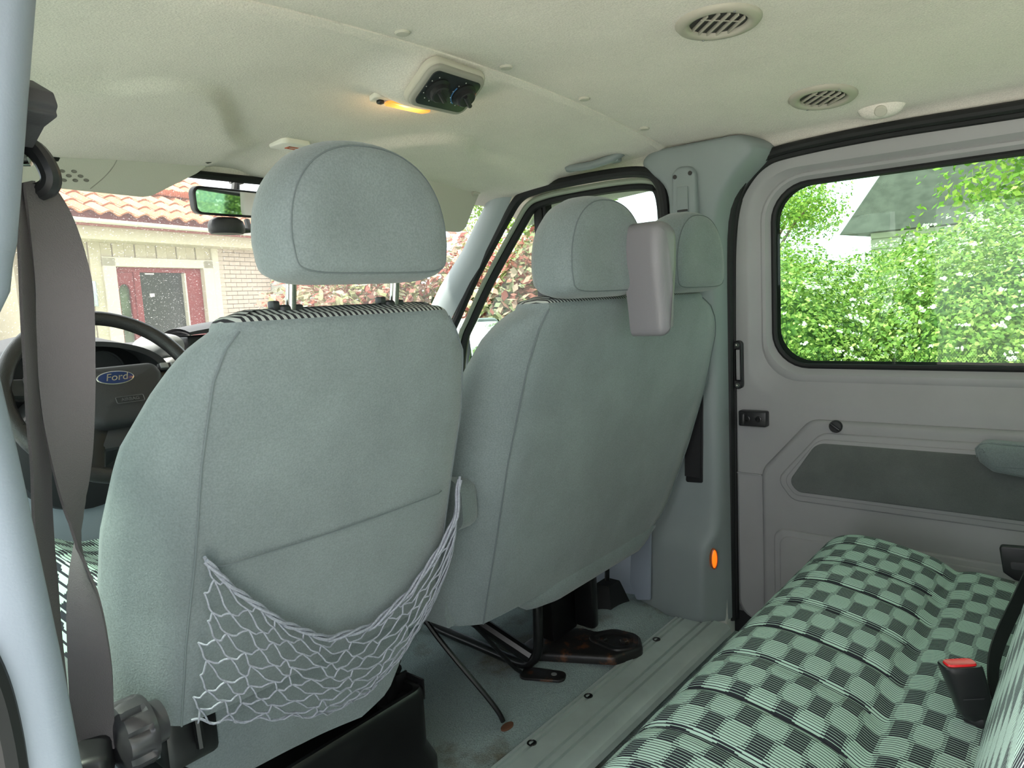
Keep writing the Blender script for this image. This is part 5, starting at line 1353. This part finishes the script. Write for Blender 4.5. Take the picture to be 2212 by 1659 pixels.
# ================================================================== OUTSIDE
GZ = -0.52
def leaf_mat(name, stops, transl=0.45, rough=0.6):
    mm = bpy.data.materials.new(name); mm.use_nodes = True
    t = mm.node_tree; b = t.nodes['Principled BSDF']; out = t.nodes['Material Output']
    g = t.nodes.new('ShaderNodeNewGeometry'); r = t.nodes.new('ShaderNodeValToRGB')
    els = r.color_ramp.elements
    while len(els) < len(stops): els.new(0.5)
    for e, (p, c) in zip(els, stops): e.position = p; e.color = lin(c)
    t.links.new(g.outputs['Random Per Island'], r.inputs['Fac'])
    t.links.new(r.outputs['Color'], b.inputs['Base Color'])
    b.inputs['Roughness'].default_value = rough; b.inputs['Specular IOR Level'].default_value = 0.3
    tr = t.nodes.new('ShaderNodeBsdfTranslucent'); t.links.new(r.outputs['Color'], tr.inputs['Color'])
    mx = t.nodes.new('ShaderNodeMixShader'); mx.inputs['Fac'].default_value = transl
    t.links.new(b.outputs[0], mx.inputs[1]); t.links.new(tr.outputs[0], mx.inputs[2]); t.links.new(mx.outputs[0], out.inputs['Surface'])
    return mm
L_HEDGE = leaf_mat('hedge_leaf', [(0.0, (72, 100, 44)), (0.4, (110, 138, 62)), (0.75, (140, 160, 80)), (1.0, (180, 188, 118))])
L_TREE = leaf_mat('tree_leaf', [(0.0, (78, 112, 40)), (0.5, (112, 144, 52)), (1.0, (156, 168, 78))])
L_RED = leaf_mat('red_leaf', [(0.0, (140, 76, 68)), (0.3, (172, 116, 104)), (0.5, (186, 160, 146)), (0.7, (132, 140, 92)), (1.0, (180, 178, 150))])
L_FLOWER = leaf_mat('blossom_white', [(0.0, (196, 200, 186)), (1.0, (214, 214, 206))], transl=0.3)
M_BARK = mat('bark', (92, 76, 60), 0.9, bump=0.6, bscale=40)
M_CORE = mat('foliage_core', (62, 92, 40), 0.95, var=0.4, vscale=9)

def leaf_mesh(rg, pts, size, asp=0.55):
    """small folded leaves at given (position, outward) pairs"""
    mb = MB()
    for p, nrm in pts:
        s = size * rg.uniform(0.65, 1.35)
        d = Vector((rg.gauss(0, 1), rg.gauss(0, 1), rg.gauss(0, 0.7) - 0.2)); n_ = (nrm + Vector((rg.gauss(0, .6), rg.gauss(0, .6), rg.gauss(0.35, .6)))).normalized()
        d = (d - n_ * d.dot(n_)).normalized(); w = n_.cross(d)
        a = p - d * s * 0.5; b_ = p + d * s * 0.5; m_ = p + n_ * s * 0.10
        o = len(mb.v)
        mb.v += [tuple(a), tuple(p + w * s * asp * 0.5 - n_ * s * .06), tuple(b_ - n_ * s * 0.12), tuple(p - w * s * asp * 0.5 - n_ * s * .06)]
        mb.f += [(o, o + 1, o + 2), (o, o + 2, o + 3)]
    return mb
def shrub_pts(rg, n, rad, lump=0.25, fill=0.35):
    ph = [(rg.uniform(0, 6.28), rg.uniform(0, 6.28), rg.uniform(2, 5), rg.uniform(2, 5)) for _ in range(4)]
    out = []
    while len(out) < n:
        v = Vector((rg.gauss(0, 1), rg.gauss(0, 1), rg.gauss(0, 1))).normalized()
        th, fi = math.atan2(v.y, v.x), math.asin(v.z)
        l = 1 + lump * sum(math.sin(a + th * k) * math.cos(b_ + fi * q) for a, b_, k, q in ph) / 2.2
        rr_ = l * (1 - fill * rg.random() ** 2.2)
        out.append((Vector((v.x * rad[0] * rr_, v.y * rad[1] * rr_, v.z * rad[2] * rr_)), v))
    return out
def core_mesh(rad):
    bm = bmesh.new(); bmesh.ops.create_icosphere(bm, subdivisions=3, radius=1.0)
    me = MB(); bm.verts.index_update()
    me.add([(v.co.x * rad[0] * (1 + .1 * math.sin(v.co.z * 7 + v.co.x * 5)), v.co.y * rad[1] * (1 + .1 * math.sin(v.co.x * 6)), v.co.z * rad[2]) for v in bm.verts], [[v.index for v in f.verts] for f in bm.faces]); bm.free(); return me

def make_shrub(name, label, group, seed, rad, nleaf, size, lm, flowers=0, stem=True, lump=0.3, core=0.72, cat='shrub'):
    rg = random.Random(seed); t = thing(name, label, cat, group=group)
    zc = rad[2] * 0.98
    mb = leaf_mesh(rg, [(p + Vector((0, 0, zc)), v) for p, v in shrub_pts(rg, nleaf, rad, lump) if p.z + zc > 0.02], size)
    ob = mb.build('foliage', lm, t, smooth=False, kind='stuff')
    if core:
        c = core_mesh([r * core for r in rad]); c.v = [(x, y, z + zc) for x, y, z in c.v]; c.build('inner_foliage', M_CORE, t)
    if flowers:
        pts = []
        for p, v in shrub_pts(rg, flowers, [r * 1.03 for r in rad], lump, 0.05):
            for _ in range(6): pts.append((p + Vector((rg.gauss(0, .016), rg.gauss(0, .016), zc + rg.gauss(0, .006))), v))
        leaf_mesh(rg, pts, 0.021, 0.9).build('blossom', L_FLOWER, t, smooth=False, kind='stuff')
    if stem:
        mb = MB()
        for k in range(5):
            a = rg.uniform(0, 6.28); mb.tube(spline([(0.04 * math.cos(a), 0.04 * math.sin(a), 0), (0.2 * rad[0] * math.cos(a), .2 * rad[1] * math.sin(a), zc * .5), (0.6 * rad[0] * math.cos(a), .6 * rad[1] * math.sin(a), zc * 1.2)], 4), [0.02] * 5 + [0.012] * 4, 6)
        mb.build('stem', M_BARK, t)
    return t
def copy_tree(o, parent=None):
    c = o.copy(); COL.objects.link(c); c.parent = parent
    for ch in list(o.children):
        q = copy_tree(ch, c); q.matrix_parent_inverse = ch.matrix_parent_inverse.copy()
    return c
def place(o, x, y, z, rz, s): o.location = (x, y, z); o.rotation_euler = (0, 0, rz); o.scale = (s, s, s) if isinstance(s, (int, float)) else s

# ---- ground
mb = MB(); mb.grid([[(-30, -30, GZ), (40, -30, GZ)], [(-30, 40, GZ), (40, 40, GZ)]])
gr = mb.build('ground', mat('gravel_yard', (206, 203, 194), 0.95, var=0.2, vscale=3, bump=0.5, bscale=40, fine=0.3, fscale=60)); tag(gr, 'pale gravel yard around the van', 'ground', kind='structure')
# grass bank under the hedge
rows = []
for j in range(40):
    y = -9 + 22 * j / 39
    rows.append([(3.4 + 2.6 * i / 12, y, GZ + 0.005 + 0.75 * sstep(0, 1, i / 12) + 0.03 * math.sin(y * 3 + i)) for i in range(13)])
mb = MB(); mb.grid(rows); gb = mb.build('grass_bank', mat('grass_ground', (104, 140, 56), 0.95, var=0.3, vscale=3)); tag(gb, 'green grassy bank rising below the hedge', 'grass bank', kind='structure')
rg = random.Random(5); mb = MB()
for _ in range(9000):
    i = rg.random(); y = rg.uniform(-3, 4); x = 3.5 + 2.4 * i; z = GZ + 0.75 * sstep(0, 1, i) ; h = rg.uniform(0.05, 0.16); a = rg.uniform(0, 6.28); dx, dy = math.cos(a) * .006, math.sin(a) * .006; lx, ly = rg.gauss(0, .04), rg.gauss(0, .04)
    o = len(mb.v); mb.v += [(x - dx, y - dy, z), (x + dx, y + dy, z), (x + lx, y + ly, z + h)]; mb.f.append((o, o + 1, o + 2))
gs = mb.build('grass', L_HEDGE, smooth=False); tag(gs, 'long green grass blades on the bank below the hedge', 'grass', kind='stuff')

# ---- hedge of flowering shrubs along the right side
H1 = make_shrub('hedge_shrub', 'x', 'flowering hedge shrubs beside the van', 11, (0.95, 1.15, 0.85), 34000, 0.038, L_HEDGE, flowers=1300, lump=0.16, core=0.66)
H2 = make_shrub('hedge_shrub', 'x', 'flowering hedge shrubs beside the van', 12, (0.9, 1.0, 0.95), 34000, 0.036, L_HEDGE, flowers=1100, lump=0.16, core=0.66)
spots = [(H1, 5.25, 1.9, 0.1, 0.0, 0.95, 'white-flowering green shrub filling the left half of the sliding door window'), (H2, 5.2, 0.35, 0.1, 1.0, 0.93, 'white-flowering green shrub filling the right half of the sliding door window'),
         (H1, 5.4, -1.35, 0.3, 2.4, 1.0, 'flowering shrub at the right edge of the sliding door window'), (H2, 5.6, 3.4, 0.0, 2.2, 0.85, 'flowering shrub just left of the sliding door window'),
         (H1, 5.8, -3.3, 0.2, 4.0, 1.05, 'flowering shrub next behind the door window, seen in the interior mirror'), (H2, 5.9, -5.2, 0.2, 5.0, 1.1, 'flowering shrub seen only in the interior mirror'), (H1, 6.9, 1.2, 0.1, 3.3, 1.0, 'taller shrub peeping over the hedge front in the door window')]
done = set()
for src, x, y, z, rz, s, lab in spots:
    o = src if id(src) not in done else copy_tree(src); done.add(id(src)); place(o, x, y, GZ + z, rz, s); o['label'] = lab
# ---- red-leaved shrubs ahead on the right
R1 = make_shrub('red_shrub', 'x', 'red-leaved shrubs ahead of the van', 21, (0.95, 0.95, 1.02), 11000, 0.078, L_RED, core=0.62, lump=0.2)
for k, (x, y, z, rz, s, lab) in enumerate([(3.75, 4.75, 0.0, 0.0, 0.96, 'red-leaved shrub seen through the windscreen beside the big headrest'), (4.35, 4.05, 0.0, 1.3, 1.0, 'red-leaved shrub filling the triangular quarter window'), (4.9, 3.3, 0.0, 2.6, 1.02, 'red-leaved shrub behind the middle headrest'), (5.6, 3.2, -0.1, 4.1, 0.98, 'red-topped shrub showing between the two passenger headrests')]):
    o = R1 if k == 0 else copy_tree(R1); place(o, x, y, GZ + z, rz, s); o['label'] = lab
# ---- trees
def make_tree(name, label, seed, h, crown, nleaf, size, group='trees behind the hedge'):
    rg = random.Random(seed); t = thing(name, label, 'tree', group=group)
    mb = MB(); tr = spline([(0, 0, 0), (0.05 * h, 0.02 * h, 0.35 * h), (0.0, 0.03 * h, 0.7 * h)], 5); mb.tube(tr, [0.03 * h * (1 - 0.6 * i / 10) for i in range(11)], 8); mb.build('trunk', M_BARK, t)
    pts = []; br = MB()
    for k in range(9):
        a = k * 2.4; c = Vector((crown * 0.62 * math.cos(a), crown * 0.62 * math.sin(a), h * (0.45 + 0.5 * rg.random())))
        br.tube(spline([(0.02 * h, 0.02 * h, h * 0.3 + 0.03 * k * h), tuple(c * 0.6 + Vector((0, 0, h * .2))), tuple(c)], 4), [0.012 * h, .011 * h, .01 * h, .009 * h, .008 * h, .007 * h, .006 * h, .005 * h, .003 * h], 6)
        r = crown * rg.uniform(0.38, 0.55)
        pts += [(p + c, v) for p, v in shrub_pts(rg, nleaf // 9, (r, r, r * 0.8), 0.3, 0.7)]
    br.build('branches', M_BARK, t)
    leaf_mesh(rg, pts, size).build('foliage', L_TREE, t, smooth=False, kind='stuff')
    return t
T1 = make_tree('tree', 'x', 31, 4.6, 2.0, 20000, 0.085)
T2 = make_tree('tree', 'x', 32, 5.2, 2.4, 20000, 0.09)
dn = set()
for src, x, y, rz, s, lab in [(T1, 13.0, 4.9, 0, 0.72, 'light green tree at the upper left corner of the door window'), (T2, 9.2, -0.7, 1.0, 0.85, 'yellow-green tree reaching in from the right of the door window'), (T2, 14.0, 10.5, 2.7, 0.85, 'distant green tree above the middle headrest'), (T1, 19.0, 12.0, 4.0, 0.80, 'pale distant tree left of the right pillar')]:
    o = src if id(src) not in dn else copy_tree(src); dn.add(id(src)); place(o, x, y, GZ, rz, s); o['label'] = lab

# ---- the building ahead: local frame, x along the facade, y into the house
BO = Vector((3.785, 10.584, 0)); BA = math.radians(15.22)
bld = thing('brick_building', 'cream building with terracotta tile roof seen through the windscreen', 'building', BO, (0, 0, BA))
M_CREAM = mat('cream_boards', (186, 176, 154), 0.8, var=0.06, vscale=2)
M_TRIM = mat('cream_trim', (200, 192, 174), 0.7)
M_GUT = mat('gutter_white', (200, 198, 186), 0.45)
M_PINK = mat('fascia_pink', (150, 88, 86), 0.7)
M_BRICK = mat('pale_brick', (190, 174, 162), 0.9, var=0.12, vscale=5)
M_MORT = mat('mortar', (150, 138, 128), 0.95)
M_TILE = mat('terracotta_tile', (170, 108, 80), 0.75, var=0.22, vscale=3)
M_RED = mat('door_red', (128, 50, 52), 0.55, var=0.15, vscale=4)
M_DGLASS = mat('dark_door_glass', (44, 50, 50), 0.12, spec=0.6)
wall_y = 0.5
mb = MB(); mb.box((-0.4, wall_y + 0.16, GZ), (4.11, wall_y + 3.0, 2.45)); mb.build('wall', M_CREAM, bld, smooth=False)
# vertical boards
x = -0.4; k = 0; rgb = random.Random(8)
board_me = None; board_short = None
while x < 2.84:
    w = 0.19
    inner = 0.66 < x < 2.74
    mb_ = MB(); d = 0.0 if k % 2 == 0 else -0.018
    if inner:
        if board_short is None:
            mb_.box((0, -0.012, 1.90), (w - 0.012, 0.03, 2.2), 0.004, 1); o = mb_.build('board', M_CREAM, bld, smooth=False); board_short = o.data
        else:
            o = bpy.data.objects.new('board', board_short); COL.objects.link(o); o.parent = bld
    elif board_me is None:
        mb_.box((0, -0.012, GZ), (w - 0.012, 0.03, 2.2), 0.004, 1); o = mb_.build('board', M_CREAM, bld, smooth=False); board_me = o.data
    else:
        o = bpy.data.objects.new('board', board_me); COL.objects.link(o); o.parent = bld
    o.location = (x, wall_y + d, 0); x += w; k += 1
# soffit box and fascia, gutter
mb = MB(); mb.box((-1.8, 0.12, 2.12), (4.11, wall_y + 0.1, 2.34), 0.01); mb.build('soffit', M_CREAM, bld)
mb = MB(); mb.box((-1.8, 0.02, 2.30), (4.11, 0.14, 2.50), 0.005); mb.build('fascia', M_PINK, bld)
sec = [(0.06 * math.cos(a), 0.06 * math.sin(a)) for a in [math.pi + math.pi * i / 10 for i in range(11)]]
sec = sec + [(c * 0.85, s_ * 0.85) for c, s_ in sec[::-1]]
mb = MB(); mb.loft([[(xx, -0.045 + c, 2.375 + s_) for c, s_ in sec] for xx in (-1.8, 4.11)]); ob = mb.build('gutter', M_GUT, bld); recalc(ob)
for xx in (0.95, 1.65, 2.35, 3.05):
    mb = MB(); mb.tube([(xx, -0.045 + 0.063 * math.cos(a), 2.375 + 0.063 * math.sin(a)) for a in [math.pi + math.pi * i / 10 for i in range(11)]], 0.006, 5); mb.build('gutter_bracket', M_GUT, bld)
# roof: S-shaped pantiles, each a part
pitch = math.radians(27); rp_ = Vector((0, math.cos(pitch), math.sin(pitch))); rn = Vector((0, -math.sin(pitch), math.cos(pitch)))
roof = MB(); roof.v = [(-1.9, 0.02, 2.46), (4.11, 0.02, 2.46)] + [tuple(Vector((xx, 0.02, 2.46)) + rp_ * 5.0) for xx in (4.11, -1.9)]; roof.f = [(0, 1, 2, 3)]
roof.build('roof_deck', MATS['rust_brown'], bld, smooth=False)
TW, TL = 0.285, 0.38
def tile_mesh():
    m_ = MB(); rows = []
    for j, s in enumerate((0.0, 0.5, 1.0)):
        r = []
        for i in range(9):
            u = i / 8; hgt = 0.030 * math.sin(2 * math.pi * (u - 0.1)) + 0.034
            r.append(tuple(Vector((u * TW * 1.06, 0, 0)) + rp_ * (s * TL * 1.14) + rn * (hgt + 0.030 - 0.028 * s)))
        rows.append(r)
    m_.grid(rows); m_.grid([rows[0], [tuple(Vector(p) - rn * 0.022) for p in rows[0]]], flip=True); return m_
tm = tile_mesh().build('roof_tile', M_TILE, bld, angle=60); n_t = 0
M_TILE2 = mat('terracotta_tile_pale', (180, 126, 98), 0.75, var=0.2, vscale=3)
tme = tm.data; tme2 = tme.copy(); tme2.materials.clear(); tme2.materials.append(M_TILE2)
for j in range(9):
    for i in range(20):
        base = Vector((-1.6 + i * TW, 0.0, 2.462)) + rp_ * (-0.10 + j * TL)
        if n_t == 0: o = tm
        else: o = bpy.data.objects.new('roof_tile', tme if rgb.random() < 0.6 else tme2); COL.objects.link(o); o.parent = bld
        o.location = base; n_t += 1
# snow guard grate lying on the roof
mb = MB(); gc = Vector((0, 0.02, 2.46)) + rp_ * 0.98 + rn * 0.10
for q in range(4): mb.box(Vector((0.2, gc.y + 0.05 * q, gc.z + 0.028 * q)), Vector((3.6, gc.y + 0.05 * q + 0.012, gc.z + 0.028 * q + 0.02)))
for q in range(70): mb.box(Vector((0.2 + q * 0.0485, gc.y, gc.z)), Vector((0.2 + q * 0.0485 + 0.012, gc.y + 0.16, gc.z + 0.10)))
mb.build('snow_guard', mat('guard_brown', (150, 84, 62), 0.7), bld, smooth=False)
# door surround and red door
mb = MB()
for a, b_ in (((0.72, 0.44, GZ), (0.93, 0.54, 1.91)), ((2.55, 0.44, GZ), (2.76, 0.54, 1.91)), ((0.72, 0.44, 1.78), (2.76, 0.54, 1.92))): mb.box(a, b_, 0.006, 1)
mb.build('door_surround', M_TRIM, bld)
mb = MB(); mb.box((2.76, 0.45, GZ), (2.90, 0.56, 2.13), 0.006, 1); mb.build('corner_board', M_TRIM, bld)
dr = MB()
for a, b_ in (((0.93, 0.52, 1.705), (2.55, 0.60, 1.785)), ((2.215, 0.52, GZ), (2.55, 0.60, 1.72)), ((1.27, 0.52, GZ), (1.38, 0.60, 1.72))): dr.box(a, b_, 0.006, 1)
dob = dr.build('door_frame', M_RED, bld)
# left leaf with arched pane
N = 20; arch = [(0.995, GZ + 0.1)] + [(1.10 + 0.105 * math.cos(a), 1.42 + 0.115 * math.sin(a)) for a in [math.pi - math.pi * i / N for i in range(N + 1)]] + [(1.205, GZ + 0.1)]
ang_out = []
for (ax0, az0) in arch:
    ang_out.append((0.93 if ax0 < 1.10 else 1.275, 1.71 if az0 > 1.5 else (az0 if az0 > GZ + 0.2 else GZ)))
mb = MB(); mb.grid([[(ax0, 0.54, az0) for ax0, az0 in arch], [(ax0, 0.54, az0) for ax0, az0 in ang_out]]); mb.grid([[(ax0, 0.60, az0) for ax0, az0 in arch], [(ax0, 0.54, az0) for ax0, az0 in arch]])
ob = mb.build('door_leaf', M_RED, bld, smooth=False)
mb = MB(); mb.tube([(ax0, 0.538, az0) for ax0, az0 in arch], 0.012, 6); mb.build('arch_moulding', M_RED, bld)
mb = MB(); mb.plate([Vector(p) for p in arch], ((0, 0.59, 0), (1, 0, 0), (0, 0, 1)), 0.01, 0.0); ob = mb.build('arched_pane', mat('pane_green', (92, 108, 84), 0.15, var=0.4, vscale=4), bld); recalc(ob)
mb = MB(); mb.box((1.38, 0.57, GZ), (2.215, 0.585, 1.705)); ob = mb.build('door_pane', M_DGLASS, bld, smooth=False)
mb = MB(); mb.box((2.19, 0.50, GZ), (2.22, 0.60, 1.70), 0.004); mb.build('door_edge', M_TRIM, bld)
mb = MB(); mb.box((1.50, 0.555, 1.675), (1.66, 0.57, 1.695)); mb.box((1.55, 0.555, 1.33), (1.63, 0.57, 1.38)); mb.build('paper_note', MATS['dome_white'], bld, smooth=False)
mb = MB(); mb.box((1.215, 0.525, 0.86), (1.265, 0.54, 0.99)); st = mb.build('door_sticker', MATS['dome_white'], bld, smooth=False)
mb = MB(); mb.box((1.217, 0.522, 0.89), (1.263, 0.5255, 0.945)); mb.build('sticker_red', mat('sticker_red', (210, 50, 50), 0.6), bld, smooth=False)
# wall lamp
mb = MB(); lp = []
for z, r in [(1.20, 0.01), (1.202, 0.052), (1.21, 0.055), (1.55, 0.055), (1.558, 0.052), (1.56, 0.01)]:
    lp.append([(0.485 + r * math.cos(a), wall_y - 0.10 + r * math.sin(a), z) for a in [2 * math.pi * i / 20 for i in range(20)]])
mb.loft(lp); mb.box((0.46, wall_y - 0.08, 1.33), (0.51, wall_y, 1.42)); ob = mb.build('wall_lamp', mat('lamp_metal', (170, 178, 182), 0.4, metal=0.5), bld); recalc(ob)
# brick wing to the right of the door
bx0, bx1 = 2.90, 4.12
mb = MB(); mb.box((bx0, wall_y - 0.02, GZ), (bx1 - 0.01, wall_y + 0.5, 2.12)); mb.build('brick_backing', M_MORT, bld, smooth=False)
brick_me = None; BL, BH = 0.25, 0.075; nb = 0
z = 0.50; row = 0
while z < 2.10:
    x = bx0 - (BL / 2 if row % 2 else 0)
    while x < bx1 - 0.02:
        a = max(x, bx0); b_ = min(x + BL - 0.008, bx1)
        if b_ - a > 0.03:
            if abs(b_ - a - (BL - 0.008)) < 1e-4:
                if brick_me is None:
                    q = MB(); q.box((0, -0.012, 0), (BL - 0.008, 0.03, BH - 0.010), 0.003, 1); o = q.build('brick', M_BRICK, bld, smooth=False); brick_me = o.data
                else: o = bpy.data.objects.new('brick', brick_me); COL.objects.link(o); o.parent = bld
                o.location = (a, wall_y - 0.025, z)
            else:
                q = MB(); q.box((0, -0.012, 0), (b_ - a, 0.03, BH - 0.010), 0.003, 1); o = q.build('brick', M_BRICK, bld, smooth=False); o.location = (a, wall_y - 0.025, z)
        x += BL
    z += BH; row += 1
mb = MB(); mb.box((bx0, wall_y - 0.03, GZ), (bx1, wall_y, 0.50)); mb.build('brick_plinth', M_BRICK, bld, smooth=False)
# whitewashed neighbour wall with posts right of it
nw = thing('white_outbuilding', 'bright white outbuilding with posts right of the brick wing', 'building', BO, (0, 0, BA))
mb = MB(); mb.box((4.14, 0.2, GZ), (7.5, 2.6, 2.1)); mb.build('wall', mat('white_wall', (200, 198, 190), 0.8), nw, smooth=False)
for xx in (4.6, 4.95, 5.3, 5.9):
    mb = MB(); mb.box((xx, 0.12, GZ), (xx + 0.10, 0.22, 2.1), 0.01, 1); mb.build('post', MATS['white_wall'], nw)
mb = MB(); mb.box((4.13, 0.0, 2.02), (7.6, 0.3, 2.2), 0.01); mb.build('eaves_board', MATS['white_wall'], nw)
mb = MB(); mb.v = [(4.13, -0.1, 2.2), (7.7, -0.1, 2.2), (7.7, 3.0, 3.4), (4.13, 3.0, 3.4)]; mb.f = [(0, 1, 2, 3)]; mb.build('roof', M_TILE, nw, smooth=False)
# ---- low garden wall and shrub far left
lw = thing('garden_wall', 'low pale block wall at the far left behind the seat belt', 'wall', (2.2, 10.4, GZ), (0, 0, BA))
for j in range(5):
    for i in range(6):
        q = MB(); q.box((-2.2 + i * 0.42 + (0.2 if j % 2 else 0), -0.1, 0.0 + j * 0.25), (-2.2 + i * 0.42 + 0.41 + (0.2 if j % 2 else 0), 0.1, 0.24 + j * 0.25), 0.01, 1); q.build('block', M_BRICK, lw, smooth=False)
mb = MB(); mb.box((-2.25, -0.14, 1.25), (0.6, 0.14, 1.33), 0.01, 1); mb.build('coping', M_TRIM, lw)
o = copy_tree(H2); place(o, 2.0, 12.4, GZ + 0.3, 2.0, 1.1); o['label'] = 'green shrub behind the low block wall at the far left'; o['group'] = 'shrubs by the building'
# ---- house behind the hedge
hs_ = thing('hedge_house', 'dark-roofed white house half hidden behind trees in the door window', 'building', (15.0, 1.3, GZ), (0, 0, math.radians(-8)))
mb = MB(); mb.box((0, -3.2, 0), (5, 2.2, 2.5)); mb.build('wall', MATS['white_wall'], hs_, smooth=False)
for j in range(12):
    mb = MB(); mb.box((-0.03, -3.2, 0.1 + j * 0.2), (0.0, 2.2, 0.28 + j * 0.2)); mb.build('board', MATS['white_wall'], hs_, smooth=False)
M_SHIN = mat('dark_shingle', (62, 61, 60), 0.9, var=0.35, vscale=5, bump=0.6, bscale=14)
mb = MB(); mb.v = [(-0.5, -3.6, 2.4), (-0.5, 2.6, 2.4), (2.5, 2.1, 5.0), (2.5, -3.1, 5.0), (5.5, 2.6, 2.4), (5.5, -3.6, 2.4)]; mb.f = [(0, 3, 2, 1), (3, 5, 4, 2), (0, 5, 3), (1, 2, 4), (0, 1, 4, 5)]; ob = mb.build('roof', M_SHIN, hs_, smooth=False); recalc(ob)
for yy in (-2.6, -0.9):
    mb = MB(); mb.box((-0.08, yy, 1.1), (-0.02, yy + 0.9, 2.2), 0.01, 1); f = mb.build('window', MATS['white_wall'], hs_); mb = MB(); mb.box((-0.095, yy + 0.08, 1.18), (-0.075, yy + 0.82, 2.12)); mb.build('pane', M_DGLASS, f, smooth=False)
